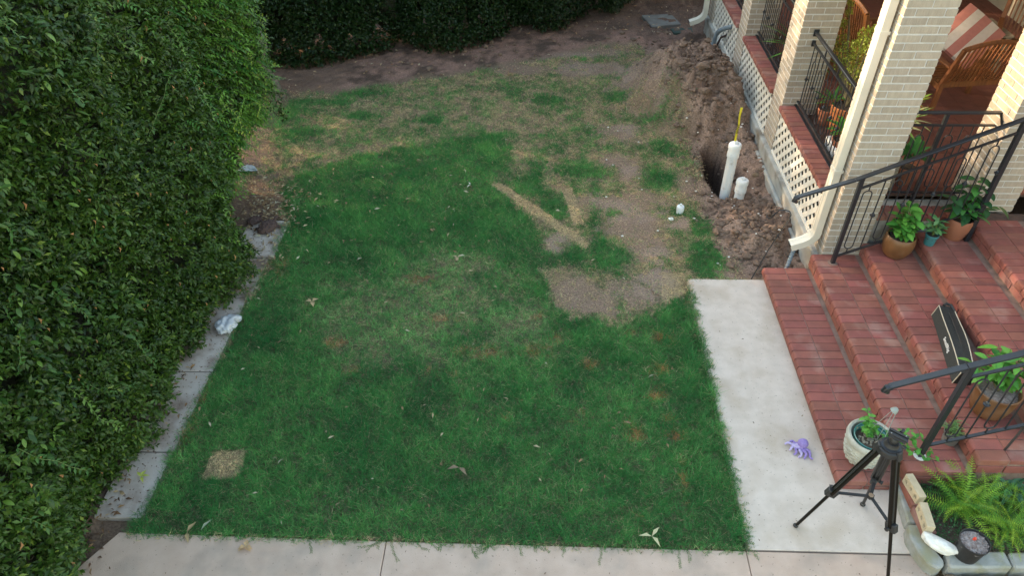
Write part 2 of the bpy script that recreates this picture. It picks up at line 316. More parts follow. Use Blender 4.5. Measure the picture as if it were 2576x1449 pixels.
def ell(x, y, lst, soft=1.0):
    t = np.zeros(x.shape)
    wob = 1+1.1*(fbm(x, y, 5, 3, 91)-.5)+.9*(fbm(x, y, 19, 2, 92)-.5)
    for px, py, rx, ry in lst:
        c = at(px, py); ex = abs(at(px+rx, py).x-c.x); ey = abs(at(px, max(py-ry, -40)).y-c.y)
        d = np.sqrt(((x-c.x)/ex)**2+((y-c.y)/ey)**2)*wob
        t = np.maximum(t, 1-sst(.35, 1.25*soft, d))
    return t
def lawnmap(x, y):
    n1 = fbm(x, y, 2.2, 4, 3); n2 = fbm(x, y, 7, 4, 5); n3 = fbm(x, y, 1.1, 3, 8)
    wx = x+.12*(fbm(x, y, 4, 3, 21)-.5)+.14*(fbm(x, y, 17, 2, 23)-.5); wy = y+.2*(fbm(x, y, 4, 3, 22)-.5)+.2*(fbm(x, y, 17, 2, 24)-.5)
    lush = poly_in(wx, wy, LUSH).astype(float)
    cover = np.where(lush > 0, .95, .60+.38*sst(.34, .66, n1*.4+n2*.6))
    green = np.where(lush > 0, .97-.12*n2, .10+.66*sst(.38, .68, .45*n2+.3*n1+.25*fbm(x, y, 16, 3, 6)))
    mid = ell(x, y, MID); cover -= lush*mid*.18*(n2+.2); green -= lush*(mid*.30+.06)*sst(.3, .7, .6*n2+.4*fbm(x, y, 20, 2, 95))
    d = ell(x, y, DENSE); cover = np.maximum(cover, d*(.75+.35*n2)); green = np.maximum(green, d*.95)
    b = ell(x, y, BARE); b = b*(.25+.75*sst(.33, .50, fbm(x, y, 8, 3, 130)+.16*b)); cover *= 1-.72*b*(.6+.8*fbm(x, y, 24, 2, 93)); green *= 1-.62*b
    o = ell(x, y, ORANGE)*np.where(x > .45, 1.35, .8); green -= o*.72*sst(.3, .7, fbm(x, y, 22, 2, 94)+.1*n2)
    st = np.zeros(x.shape)
    for P_ in (STRIP1, STRIP2, SQ, STRAW2):
        ii = poly_in(x+.02*(n2-.5)+.02*(fbm(x, y, 20, 2, 77)-.5), y+.04*(fbm(x, y, 18, 2, 78)-.5), P_); st = np.where(ii, 1., st)
    green = np.where(st > 0, .05, green); cover = np.where(st > 0, .85, cover)
    hl = .045*lush+.028*(1-lush)+.012*d-.014*mid*lush; hl = np.where(st > 0, .012, hl)*np.clip(1-.6*b, .3, 1)
    return np.clip(cover, 0, 1), np.clip(green, 0, 1), hl, o, st, b, lush
def lawn_edge_y(x): # far edge of the turf
    p0 = at(640, 235); p1 = at(850, 232); p2 = at(1200, 178); p3 = at(1500, 120); p4 = at(1640, 110)
    return np.interp(x, [p0.x, p1.x, p2.x, p3.x, p4.x], [p0.y, p1.y, p2.y, p3.y, p4.y])+.25*(fbm(x, x*0, 3, 3, 44)-.5)
def dirt_edge_x(y): # left limit of the dug soil by the house
    return np.interp(y, [6.0, 6.3, 6.8, 7.3, 7.8, 8.7, 9.5, 10.1, 11.1, 12, 14], [2.15, 2.14, 2.05, 1.92, 2.0, 2.0, 2.0, 1.80, 1.66, 1.70, 1.6])+.12*(fbm(y, y*0, 2.5, 3, 55)-.5)
# ------------------------------------------------------------------ ground
gx = np.arange(-7.2, 3.3, .04); gy = np.arange(2.4, 15.6, .04)
def height(x, y):
    n = fbm(x, y, 3, 4, 31)-.5; f = fbm(x, y, 14, 3, 32)-.5
    z = -.02+.02*n
    dx = dirt_edge_x(y); dirt = sst(-.12, .25, x-dx)*sst(5.98, 6.2, y)
    z = z+dirt*(-.07+.10*n+.06*f)
    def g(cx, cy, rx, ry, h, p=2., w=.25):
        q = ((np.abs(x-cx)/rx)**p+(np.abs(y-cy)/ry)**p)**(1/p)*(1+w*(fbm(x, y, 2.5, 3, 33)-.5)*2); return h*(1-sst(.25, 1.05, q))
    lump = (np.abs(fbm(x, y, 6, 4, 71)-.5)*.3+.14*(fbm(x, y, 17, 3, 72)-.5))
    m1 = g(2.24, 10.45, 1.02, 1.45, .66)+g(2.5, 9.55, .75, .65, .26); z = z+m1*(1+lump*1.6)+lump*.35*sst(0, .1, m1)
    m2 = g(2.55, 6.95, .55, .62, .15)+g(2.88, 7.2, .25, .3, .10)+g(2.86, 8.6, .18, .9, .14); z = z+m2*(1+lump*2)+lump*.3*sst(0, .05, m2)
    def hole(poly, dep, soft=.1, seed=60):
        # signed distance-ish using sample blur
        acc = 0
        for a in range(12):
            acc = acc+poly_in(x+soft*math.cos(a*math.pi/6)*(.4+.6*(a % 2))+.05*(fbm(x, y, 6, 2, seed)-.5), y+soft*math.sin(a*math.pi/6)*(.4+.6*(a % 2)), poly)
        return sst(.0, 1., acc/12.)*dep
    H1 = [(2.28, 8.9), (2.50, 8.95), (2.54, 8.6), (2.52, 8.3), (2.47, 7.78), (2.36, 7.70), (2.27, 7.82), (2.22, 8.3)]; H3 = [(2.5, 8.9), (2.9, 8.8), (2.92, 7.8), (2.6, 7.75)]; z = z-hole(H3, .16, .1, 62)
    H2 = [(2.12, 12.5), (2.6, 12.62), (3.0, 12.6), (3.01, 11.7), (2.6, 11.55), (2.16, 11.6)]
    z = z-hole(H1, .62, .06)-hole(H2, .75, .08, 61)
    # narrow groove left of the first hole
    gxl = 2.02+(y-7.7)*.06; z = z-.035*np.exp(-((x-gxl)/.04)**2)*sst(7.5, 7.8, y)*(1-sst(9.2, 9.6, y))
    back = sst(0, .3, y-lawn_edge_y(x)); z = z+back*(.05*f+.04*n)
    z = np.where((x > 1.57) & (y < 6.02), -.08, z); z = np.where(y < 2.88, -.08, z)
    z = np.where((x < -3.05) & (x > -3.5) & (y < 7.1), -.05, z)
    return z, dirt, back
GXX, GYY = np.meshgrid(gx, gy); GZ, DIRT, BACK = height(GXX, GYY)
cv, gr, hl, og, st, br_, ls = lawnmap(GXX, GYY)
def mixc(a, b, t): return a*(1-t[..., None])+b*t[..., None]
SOIL = np.array([.275, .182, .138]); SOILD = np.array([.11, .068, .05]); TURF = np.array([.115, .13, .05]); STRAW = np.array([.33, .25, .14]); GREY = np.array([.26, .19, .155])
n2 = fbm(GXX, GYY, 9, 4, 5); n1 = fbm(GXX, GYY, 2.2, 4, 3)
gc = mixc(STRAW*.55, TURF*.8, np.clip(gr, 0, 1)); gc = mixc(SOIL*.85+0*gc, gc, np.clip(cv*.9, 0, 1)*.8)
gc = mixc(gc, STRAW*.8+0*gc, st*.8); gc = mixc(gc, GREY*1.15+0*gc, np.clip(br_*sst(.45, .6, n1), 0, 1)*.5)
soil = mixc(SOIL+0*gc, SOILD+0*gc, sst(.40, .62, n2*.6+n1*.4)); GC = mixc(gc, soil*1.02, DIRT)
bk = mixc(SOIL*np.array([1, .88, .9])+0*gc, SOILD*.8+0*gc, sst(.4, .65, n2*.4+n1*.6)); GC = mixc(GC, bk, BACK)
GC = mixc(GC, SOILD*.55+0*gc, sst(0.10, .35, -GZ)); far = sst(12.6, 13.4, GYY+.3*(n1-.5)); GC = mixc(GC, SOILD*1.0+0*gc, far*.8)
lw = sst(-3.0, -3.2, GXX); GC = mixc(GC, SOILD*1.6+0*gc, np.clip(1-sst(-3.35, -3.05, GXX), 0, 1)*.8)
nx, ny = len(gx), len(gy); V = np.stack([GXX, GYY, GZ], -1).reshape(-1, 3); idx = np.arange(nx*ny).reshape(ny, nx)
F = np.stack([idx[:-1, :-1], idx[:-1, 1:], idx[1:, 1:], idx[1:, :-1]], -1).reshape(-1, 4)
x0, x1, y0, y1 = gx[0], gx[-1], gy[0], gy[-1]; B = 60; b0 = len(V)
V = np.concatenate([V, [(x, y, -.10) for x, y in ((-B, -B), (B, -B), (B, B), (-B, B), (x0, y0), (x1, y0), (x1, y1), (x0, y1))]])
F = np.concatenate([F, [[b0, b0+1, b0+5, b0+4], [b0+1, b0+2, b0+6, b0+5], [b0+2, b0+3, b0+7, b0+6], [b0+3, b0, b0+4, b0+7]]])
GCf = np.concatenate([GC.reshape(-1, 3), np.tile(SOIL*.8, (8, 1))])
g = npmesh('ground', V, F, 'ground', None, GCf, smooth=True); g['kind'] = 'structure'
def gh(x, y):
    z, _, _ = height(np.array([[x]], float), np.array([[y]], float)); return float(z[0, 0])
# ------------------------------------------------------------------ grass
def grass():
    N = 1850000
    x = RNG.uniform(-4.4, 2.25, N); y = RNG.uniform(2.78, 12.6, N); ok = RNG.random(N) < (5.6/(4.2+.30*y+.02*y*y))**1.5
    x, y = x[ok], y[ok]
    c, gr, hl, og, st, b, lush = lawnmap(x, y); dens = .12+.88*c
    ok = RNG.random(len(x)) < dens*(1-.35*b)
    ly = lawn_edge_y(x); ok &= (y < ly+RNG.normal(0, .06, len(x)))
    dx = dirt_edge_x(y); ok &= ~((y > 6.02) & (x > dx+.05+RNG.normal(0, .06, len(x))))
    ok &= ~((x > 1.635+RNG.normal(0, .022, len(x))) & (y < 6.02+RNG.normal(0, .02, len(x))))
    ok &= y > 2.84+RNG.normal(0, .028, len(x))+.03*(fbm(x, x*0, 6, 2, 9)-.5)
    lx = -3.17+.08*(fbm(y, y*0, 3, 3, 19)-.5)+np.interp(y, [3, 5, 7], [0, .04, .10]); ok &= ~((x < lx+RNG.normal(0, .022, len(x))) & (y < 7.15)); ok &= ~((x < -3.25) & (y < 7.6)); ok &= ~((x < -3.9) & (RNG.random(len(x)) < .6))
    x, y, gr, hl, og, st, c, lush = [a[ok] for a in (x, y, gr, hl, og, st, c, lush)]; n = len(x)
    z, _, _ = height(x, y); z = np.maximum(z, -.03); z = np.where((x < -3.05) & (y < 7.1), -.01, z); z = np.where(((x > 1.57) & (y < 6.02)) | (y < 2.88), .0, z)
    cl1 = fbm(x, y, 11, 2, 120); cl2 = fbm(x, y, 38, 2, 121); cl = (.35*cl1+.65*cl2-.5)*2; hl = hl*np.clip(1+1.6*cl, .35, 1.9)
    isg = RNG.random(n) < gr*.98+.01
    G1 = np.array([.030, .170, .046]); G2 = np.array([.135, .30, .085]); G3 = np.array([.013, .108, .034]); S1 = np.array([.42, .31, .17]); S2 = np.array([.56, .43, .26]); O1 = np.array([.40, .20, .075])
    t = RNG.random((n, 1)); pn = fbm(x, y, 3, 3, 40)[:, None]
    mdl = ell(x, y, MID)[:, None]*lush[:, None]; G2 = G2*np.ones((n, 1))+mdl*np.array([.05, .03, .03]); pn = pn+.28*mdl; cg = G1*(1-t)+G2*t*pn*1.6+G3*t*(1-pn); cs = S1*(1-t)+S2*t; cs = np.where((RNG.random((n, 1)) < og[:, None]*.8), O1*(.8+.5*t), cs)
    C = np.where(isg[:, None], cg, cs)
    C = C*(1+.75*cl[:, None])*1.12; L = hl*(.6+.9*RNG.random(n))+.008; L = np.where(isg, L, L*.85)
    st_b = st > 0; C = np.where((st_b & ~isg)[:, None], C*1.25, C); lean = np.where(isg, RNG.uniform(.25, 1.25, n), RNG.uniform(.8, 1.5, n)); az = RNG.uniform(0, 2*np.pi, n)
    d = np.stack([np.sin(lean)*np.cos(az), np.sin(lean)*np.sin(az), np.cos(lean)], 1)
    s = np.stack([-np.sin(az), np.cos(az), np.zeros(n)], 1); w = RNG.uniform(.0022, .0042, n)[:, None]*(1+.05*y[:, None]); P = np.stack([x, y, z], 1)
    ph = RNG.uniform(0, 2*np.pi, (n, 1)); s = s*np.cos(ph)+np.cross(d, s)*np.sin(ph)
    V = np.stack([P-s*w/2, P+s*w/2, P+d*L[:, None]], 1).reshape(-1, 3); F = np.arange(n*3).reshape(-1, 3)
    o = npmesh('grass', V, F, 'grass', None, np.repeat(C, 3, axis=0)); tag(o, kind='stuff', label='green lawn grass with straw patches beside the concrete path', cat='grass')
    print('grass blades', n)
grass()
# runners of grass creeping over the concrete
def runners():
    P, Dd, L, C = [], [], [], []
    def run(x, y, a, ln):
        if x > 1.7 or x < -3: return
        k = int(ln/.012)
        for i in range(k):
            a += random.uniform(-.25, .25); x += math.cos(a)*.012; y += math.sin(a)*.012
            for s in (-1, 1):
                P.append((x, y, .004)); Dd.append((math.cos(a+s*.7), math.sin(a+s*.7), .25)); L.append(random.uniform(.006, .026)); C.append((.05+random.random()*.05, .15+random.random()*.06, .045))
    for i in range(75): run(random.choice([-2.2, -1.5, -.9, -.2, .3, .9, 1.5])+random.gauss(0, .3), 2.85, -math.pi/2+random.uniform(-1.3, 1.3), .02+.2*random.random()**2.5)
    for i in range(40): run(1.61, random.uniform(2.9, 5.8), random.uniform(-.7, .7), random.uniform(.03, .10))
    for i in range(26): run(-3.1, random.uniform(3.1, 6.8), math.pi+random.uniform(-.8, .8), random.uniform(.03, .10))
    o = leaves('grass_runners', P, Dd, np.tile((0, 0, 1.), (len(P), 1)), L, [.005]*len(P), C, 'grass'); tag(o, kind='stuff', label='grass runners creeping over the concrete edge', cat='grass')
runners()
# ------------------------------------------------------------------ paving
def slab(name, poly, z, m, th=.1, kind='structure', lab=None):
    o = MB().prism(poly, z-th, z).build(name, m, bevel=.004); o['kind'] = kind; return o
px_ = [(-8, -2), (-1.145, -2), (-1.145, 2.855), (-3.30, 2.90), (-3.55, 2.5), (-8, 2.3)]
J = .003
struct('front_pavement', MB().prism([(-3.9, -1), (-1.145-J, -1), (-1.145-J, 2.84), (-3.25, 2.86), (-3.44, 2.55), (-3.9, 1.8)], -.1, 0), 'pave', bevel=.004)
struct('front_pavement', MB().prism([(-1.145+J, -1), (1.59-J, -1), (1.59-J, 2.835), (-1.145+J, 2.84)], -.1, 0), 'pave', bevel=.004)
struct('front_pavement', MB().prism([(1.59+J, -1), (2.9, -1), (2.9, 2.835), (1.59+J, 2.835)], -.1, -.001), 'pave', bevel=.004)
struct('garden_path', MB().prism([(1.615, 2.85), (2.92, 2.85), (2.90, 3.41), (2.46, 3.41), (2.46, 6.01), (1.615, 6.01)], -.1, 0), 'concrete', bevel=.004)
yy = [2.98, 3.62, 4.55, 5.62, 6.30, 7.02]
for i in range(5):
    a, b = yy[i]+.006, yy[i+1]-.006; sh = [0, .01, .02, .05, .10]; 
    struct('side_walk', MB().prism([(-3.52, a), (-3.13+sh[i], a), (-3.13+sh[i], b), (-3.52, b)], -.12, random.uniform(-.004, .004)), 'walk', bevel=.006)
# ------------------------------------------------------------------ pillars
C_H = .074; LB = .2125
def pillar(label, X, Y, z0, z1, hdr=.092, wx=.435, wy=.435, vis_top=3.7):
    t = thing('brick_pillar', label, 'pillar', (X, Y, z0), 'tan brick pillars of the porch')
    MB().box((X+.006, Y+.006, z0), (X+wx-.006, Y+wy-.006, z1)).build('mortar_core', 'mortar', t)
    hid = MB(); n = int((z1-z0)/C_H)
    for k in range(n):
        a = z0+k*C_H+.010; b = a+C_H-.0135
        A = [(X, X+wx/2-.005, Y, Y+hdr), (X+wx/2+.005, X+wx, Y, Y+hdr), (X, X+wx/2-.005, Y+wy-hdr, Y+wy), (X+wx/2+.005, X+wx, Y+wy-hdr, Y+wy), (X, X+hdr, Y+hdr+.01, Y+wy-hdr-.01), (X+wx-hdr, X+wx, Y+hdr+.01, Y+wy-hdr-.01)]
        if k % 2: # transpose
            A = [(X, X+hdr, Y, Y+wy/2-.005), (X, X+hdr, Y+wy/2+.005, Y+wy), (X+hdr+.01, X+wx-hdr-.01, Y, Y+hdr), (X+wx-hdr, X+wx, Y, Y+wy/2-.005), (X+wx-hdr, X+wx, Y+wy/2+.005, Y+wy), (X+hdr+.01, X+wx-hdr-.01, Y+wy-hdr, Y+wy)]
            vis = [0, 1, 2, 3]
        else: vis = [0, 1, 4, 2]
        for i, (xa, xb, ya, yb) in enumerate(A):
            if i in vis and b < vis_top: brick(t, (xa, ya, a), (xb, yb, b))
            else: hid.box((xa, ya, a), (xb, yb, b))
    h = hid.build('brick_masonry', 'tan', t); h['kind'] = 'stuff'
    return t
pillar('nearest tan brick pillar beside the stairs with the downspout on its corner', 3.02, 6.14, .20, 3.9)
pillar('second tan brick pillar from the stairs between two lattice panels', 3.02, 8.40, .20, 3.9, vis_top=2.6)
pillar('third tan brick pillar from the stairs at the top of the picture', 3.02, 10.62, .20, 3.9, vis_top=1.8)
pillar('farthest tan brick pillar at the porch corner behind the far downspout', 3.02, 12.78, .10, 3.9, vis_top=1.2)
pillar('sunlit tan brick pillar at the top of the stairs right of the railing', 4.43, 6.28, .726, 3.9)
# ------------------------------------------------------------------ porch body
pt = thing('porch', 'raised porch with brick floor, grey concrete footing and unseen roof', 'porch', (3.02, 6.14, 0))
pf = MB(); pf.prism([(2.97, 6.16), (3.5, 6.16), (3.5, 13.2), (2.97, 13.2)], -.6, .195); pf.build('foundation', 'found', pt, bevel=.012)
MB().box((2.925, 6.75, -.6), (2.968, 10.4, .02)).build('footing_ledge', 'found', pt, bevel=.01)
MB().box((3.14, 6.60, .70), (7.4, 13.2, .716)).build('floor_bed', 'darkjoint', pt)
MB().box((4.43, 3.40, .60), (7.4, 6.26, .716)).build('floor_bed', 'darkjoint', pt)
MB().box((3.46, 6.20, .1), (4.9, 6.60, .66)).build('stair_side_wall', 'found', pt)
fl = MB()
for i in range(22):
    for j in range(60):
        xa = 3.48+i*.208; ya = 6.62+j*.105
        if ya > 12.7: continue
        fl.box((xa, ya, .70), (xa+.203, ya+.101, .726+random.uniform(-.001, .001)))
for i in range(13):
    for j in range(26):
        xa = 4.925+i*.208; ya = 3.405+j*.105; fl.box((xa, ya, .70), (xa+.203, ya+.101, .726+random.uniform(-.001, .001)))
M['shaded_porchred'] = mat('shaded_red_floor_brick', (.20, .07, .052), (.15, .055, .042), 9, .7, .3, 100); fo = fl.build('floor_bricks', 'shaded_porchred', pt); fo['kind'] = 'stuff'  # paver red darkened to paint in the shade of the porch
MB().box((2.70, 6.0, 3.9), (8.0, 13.6, 4.02)).build('added_ceiling', 'ceil', pt)  # unseen ceiling, added with the slab above to keep the porch dark
MB().box((2.70, 6.0, 4.02), (8.0, 13.6, 4.25)).build('added_roof', 'slabgrey', pt)  # unseen slab added overhead to shade the porch
MB().box((7.4, 2.6, -.1), (7.6, 13.6, 3.9)).build('house_wall', 'wall', pt); MB().box((3.6, 13.25, -.1), (7.398, 13.4, 3.9)).build('added_end_wall', 'wall', pt)  # the end wall is unseen, added to cut ambient light in the porch
MB().box((3.10, 6.60, .0), (3.14, 13.0, .70)).build('dark_shade_sheet', 'void', pt)  # dark sheet behind the lattice, painted for the shade under the floor
# sill bricks, coping between pillar and sunlit pillar
bays = [(6.585, 8.39), (8.845, 10.61), (11.065, 12.77)]
sl_ = thing('brick_sill', 'red brick sill course capping the lattice between the pillars', 'sill', (3.0, 6.6, .8))
MB().box((3.03, 6.58, .775), (3.24, 12.78, .838)).build('mortar_bed', 'redmortar', sl_)
for a, b in bays:
    n = int((b-a)/.104); w = (b-a)/n
    for i in range(n):
        brick(sl_, (2.985, a+i*w+.003, .785), (3.185, a+(i+1)*w-.003, .85), 'sill_brick', 'red', .005)
cp = thing('brick_coping', 'dark red brick coping under the level railing at the stair head', 'coping', (3.46, 6.2, .7))
for i in range(9): brick(cp, (3.465+i*.105, 6.185, .665), (3.565+i*.105, 6.39, .727), 'coping_brick', 'red', .008)
# ------------------------------------------------------------------ lattice
def lattice(a, b, label, loc):
    t = thing('lattice_panel', label, 'lattice', (3.04, a, .2), 'cream lattice panels under the porch')
    z0, z1 = .20, .785; H = z1-z0; sp = .155; wd = .062/2*math.sqrt(2)
    for lay, sgn in ((3.030, 1), (3.0365, -1)):
        c = a-H if sgn > 0 else a
        end = b+H
        pos = a-H+.03
        while pos < end:
            # centre line from (pos, z0) to (pos+sgn*H...,z1)
            if sgn > 0: # far-low to near-high : y decreases as z rises
                y0c, y1c = pos+H, pos
            else: y0c, y1c = pos, pos+H
            wd = (.060 if sgn > 0 else .050)/2*math.sqrt(2); poly = [(y0c-wd, z0), (y0c+wd, z0), (y1c+wd, z1), (y1c-wd, z1)]
            # clip to a..b
            def clip(poly, lim, keep_gt):
                out = []
                for i in range(len(poly)):
                    p, q = poly[i], poly[(i+1) % len(poly)]; ip = (p[0] >= lim) == keep_gt or p[0] == lim; iq = (q[0] >= lim) == keep_gt or q[0] == lim
                    if ip: out.append(p)
                    if ip != iq: s = (lim-p[0])/(q[0]-p[0]); out.append((lim, p[1]+s*(q[1]-p[1])))
                return out
            poly = clip(poly, a, True)
            if len(poly) > 2: poly = clip(poly, b, False)
            if len(poly) > 2:
                mb = MB(); n = len(poly); th = .0028
                mb.v = [Vector((lay-th, p[0], p[1])) for p in poly]+[Vector((lay+th-.001, p[0], p[1])) for p in poly]
                mb.f = [tuple(range(n)), tuple(reversed(range(n, 2*n)))]+[((i+1) % n, i, n+i, n+(i+1) % n) for i in range(n)]
                mb.build('slat', 'lattice', t)
            pos += sp
    MB().box((3.018, a, .193), (3.052, b, .222)).build('bottom_rail', 'lattice', t)
    return t
lattice(*bays[0], 'cream lattice panel nearest the stairs behind the downspout elbow', 0)
lattice(*bays[1], 'middle cream lattice panel beside the soil heap', 0)
lattice(*bays[2], 'far cream lattice panel beside the bent grey conduit', 0)
# ------------------------------------------------------------------ railings
def stadium(cy, z0, z1, w, X=None, n=6):
    r = w/2; pts = []
    for i in range(n+1): a = math.pi*i/n; pts.append((cy-r*math.cos(a), z1-r+r*math.sin(a)))
    for i in range(n+1): a = math.pi*i/n; pts.append((cy+r*math.cos(a), z0+r-r*math.sin(a)))
    pts.append(pts[0]); return pts
def knob_prof(r=.018): return [(.004, -.03), (.012, -.024), (r*.8, -.016), (r*.7, -.010), (r*1.35, -.003), (r*1.35, .003), (r*.7, .010), (r*.8, .016), (.012, .024), (.004, .03)]
def porch_rail(a, b, label):
    X = 3.20; t = thing('porch_railing', label, 'railing', (X, a, .8), 'black iron railings between the pillars')
    MB().bar((X, a, 1.772), (X, b, 1.772), .042, .026).build('top_rail', 'black', t, bevel=.003)
    MB().bar((X, a, 1.648), (X, b, 1.648), .028, .014).build('middle_rail', 'black', t)
    MB().bar((X, a, .905), (X, b, .905), .028, .014).build('bottom_rail', 'black', t)
    MB().bar((X-.02, a, .858), (X-.02, b, .858), .03, .01).build('sill_plate', 'black', t)
    for yb in (a+.012, b-.012):
        MB().box((X-.03, yb-.006, 1.73), (X+.03, yb+.006, 1.81)).build('wall_bracket', 'black', t); MB().box((X-.022, yb-.006, 1.61), (X+.022, yb+.006, 1.68)).build('wall_bracket', 'black', t)
    y = b-.085-.121*0; i = 0
    while y > a+.03:
        if i % 2 == 0:
            MB().tube([(X, y, .905), (X, y, 1.648)], .0065, 6).build('picket', 'black', t)
            MB().lathe(knob_prof(), (X, y, 1.23), 8).build('knuckle', 'black', t, smooth=True)
        else:
            m_ = MB().tube([(X, yy_, zz_) for yy_, zz_ in stadium(y, .965, 1.50, .085)], .0062, 6, False)
            m_.tube([(X, y, 1.50), (X, y, 1.648)], .0065, 6).tube([(X, y, .905), (X, y, .965)], .0065, 6); m_.build('oval_picket', 'black', t)
        y -= .1215; i += 1
    for yb in (b-.45, (a+b)/2, a+.42): MB().bar((X, yb, 1.648), (X, yb, 1.772), .014).build('rail_spacer', 'black', t)
    return t
porch_rail(6.58, 8.40, 'black iron railing with sunlit top between first and second pillars')
porch_rail(8.84, 10.62, 'black iron railing between second and third pillars above the soil heap')
porch_rail(11.06, 12.78, 'black iron railing between the two farthest pillars')
def stair_rail(label, Y, top, zb, x0, x1, base, slope, endball, pk0, cat='handrail', lean=0, white=False):
    t = thing('stair_railing', label, 'handrail', (base[0], Y, base[2]), 'black iron stair handrails')
    hw = .05
    MB().bar(top[0], top[1], hw, .022).build('hand_rail', 'black', t, bevel=.004)
    MB().bar(top[1], top[2], hw, .022).build('hand_rail', 'black', t, bevel=.004)
    MB().tube([Vector(top[0])+Vector((.02, 0, -.004)), Vector(top[0])+Vector((-.012, 0, -.014)), Vector(top[0])+Vector((-.02, 0, -.04)), Vector(top[0])+Vector((.012, 0, -.062))], [.025, .027, .026, .017], 10).build('scroll_end', 'black', t, smooth=True)
    px = base[0]; pz = top[1][2]+(px-top[1][0])*slope
    MB().bar((px, Y, base[2]), (px, Y, pz), .04, .04).build('post', 'black', t, bevel=.003)
    zt = lambda x: top[1][2]+(x-top[1][0])*slope
    off_top = .135; zl = lambda x: zb+(x-x0)*slope
    MB().bar((px, Y, zt(px)-off_top), (x1, Y, zt(x1)-off_top), .026, .014).build('middle_rail', 'black', t)
    MB().bar((px, Y, zl(px)), (x1, Y, zl(x1)), .026, .014).build('bottom_rail', 'black', t)
    x = px+pk0; i = 0
    while x < x1-.02:
        a = zl(x); b = zt(x)-off_top
        if i % 2 == 0:
            pts = [(yy_, Y, zz_) for yy_, zz_ in stadium(x, a+.06, b-.07, .085)]
            MB().tube(pts, .0065, 6, False).tube([(x, Y, a), (x, Y, a+.06)], .0065, 6).tube([(x, Y, b-.07), (x, Y, b)], .0065, 6).build('oval_picket', 'black', t)
        else:
            MB().tube([(x, Y, a), (x, Y, b)], .0068, 6).build('picket', 'black', t)
            MB().lathe(knob_prof(.02), (x, Y, (a+b)/2), 8).build('knuckle', 'black', t, smooth=True)
        x += .125; i += 1
    c = Vector((px, Y, base[2])); MB().lathe([(.05, 0), (.048, .004), (.0, .006)], c, 16).build('mortar_collar', 'capwhite' if white else 'redmortar', t)
    return t, zt, zl
t, zt, zl = stair_rail('long black handrail climbing the far side of the stairs', 5.99, [(2.525, 5.99, 1.085), (3.03, 5.99, 1.288), (4.62, 5.99, 2.085)], .345, 3.09, 4.36, (3.09, 5.99, .261), .50, True, .10)
MB().bar((4.34, 5.99, .571), (4.34, 5.99, zt(4.34)), .045, .045).build('post', 'black', t, bevel=.003)
t, zt, zl = stair_rail('near black handrail above the garden bed with white collared foot', 3.55, [(2.55, 3.55, 1.08), (3.02, 3.55, 1.305), (4.3, 3.55, 1.87)], .395, 3.06, 4.2, (3.055, 3.55, .261), .44, True, .135, white=True)
b_ = at(2510, 1160, .15)
MB().bar((3.56, 3.46, .12), (3.70, 3.55, .66), .016).build('brace_rod', 'black', t)
# level railing at stair head
t = thing('level_railing', 'short level black railing between the near pillar and the sunlit pillar', 'railing', (3.46, 6.45, .73))
Yr = 6.48
MB().bar((3.456, Yr, 1.745), (4.47, Yr, 1.745), .045, .022).build('top_rail', 'black', t, bevel=.003)
MB().bar((4.44, Yr, 1.735), (4.44, Yr-.10, 1.65), .03, .03).build('return_end', 'black', t)
MB().bar((3.456, Yr, 1.61), (4.425, Yr, 1.61), .028, .014).build('middle_rail', 'black', t)
MB().bar((3.456, Yr, .83), (4.425, Yr, .83), .028, .014).build('bottom_rail', 'black', t)
for xx in (3.93,): MB().bar((xx, Yr, .72), (xx, Yr, 1.745), .035, .035).build('post', 'black', t)
for i, xx in enumerate((3.53, 3.64, 3.75, 3.84, 4.03, 4.13, 4.23, 4.33)):
    if i % 2: MB().tube([(xx, Yr, .83), (xx, Yr, 1.61)], .0065, 6).build('picket', 'black', t)
    else: MB().tube([(a, Yr, b) for a, b in stadium(xx, .9, 1.5, .085)], .0065, 6, False).tube([(xx, Yr, 1.5), (xx, Yr, 1.61)], .0065, 6).tube([(xx, Yr, .83), (xx, Yr, .9)], .0065, 6).build('oval_picket', 'black', t)
# ------------------------------------------------------------------ staircase
ST = thing('brick_staircase', 'wide red brick staircase of five steps rising right to the porch', 'stairs', (2.43, 3.4, 0))
ZK = [.106, .261, .416, .571, .726]; XN = [2.424, 2.912, 3.404, 3.896, 4.405]
for k in range(5):
    ye = 6.09 if k == 0 else 6.135; yn = 3.40; zt_ = ZK[k]; zb = ZK[k-1] if k else 0.; xa = XN[k]; xe = (XN[k+1]+.03) if k < 4 else 4.93
    s_ = D.objects.new('step', None); s_.empty_display_size = .1; link(s_, ST); s_.location = Vector((xa, yn, zb))-Vector((2.43, 3.4, 0)); WL[s_.name] = Vector((xa, yn, zb))
    MB().box((xa+.010, yn+.006, -.1), (xe+.0, ye-.004, zt_-.008)).build('mortar_bed', 'redmortar', s_)
    n = 26; w = (ye-yn)/n; ph = .066
    for i in range(n):
        a = yn+i*w+.0028; b = yn+(i+1)*w-.0028
        nosing(s_, (xa-.004, a, zt_-ph), (xa+.222, b, zt_))
        brick(s_, (xa+.230, a, zt_-.05), (min(xa+.230+.222, xe-.03), b, zt_+random.uniform(-.0012, .0005)), 'tread_brick', 'red', .004, 'brick')
    if k:
        y = yn-random.uniform(0, .1); 
        while y < ye:
            a = max(y, yn); b = min(y+.205, ye)
            if b-a > .03: brick(s_, (xa+.0, a+.003, zb+.008), (xa+.09, b-.003, zt_-ph-.012), 'riser_brick', 'red', .003, 'brick')
            y += .212
    # end face bricks
    for q in range(2):
        xa2 = xa+.004+q*.212
        brick(s_, (xa2+.003, yn-.006, zb+.008 if k else .004), (xa2+.2, yn+.05, zt_-ph-.004) if k else (xa2+.2, yn+.05, zt_-ph-.002), 'end_brick', 'red', .003, 'brick')
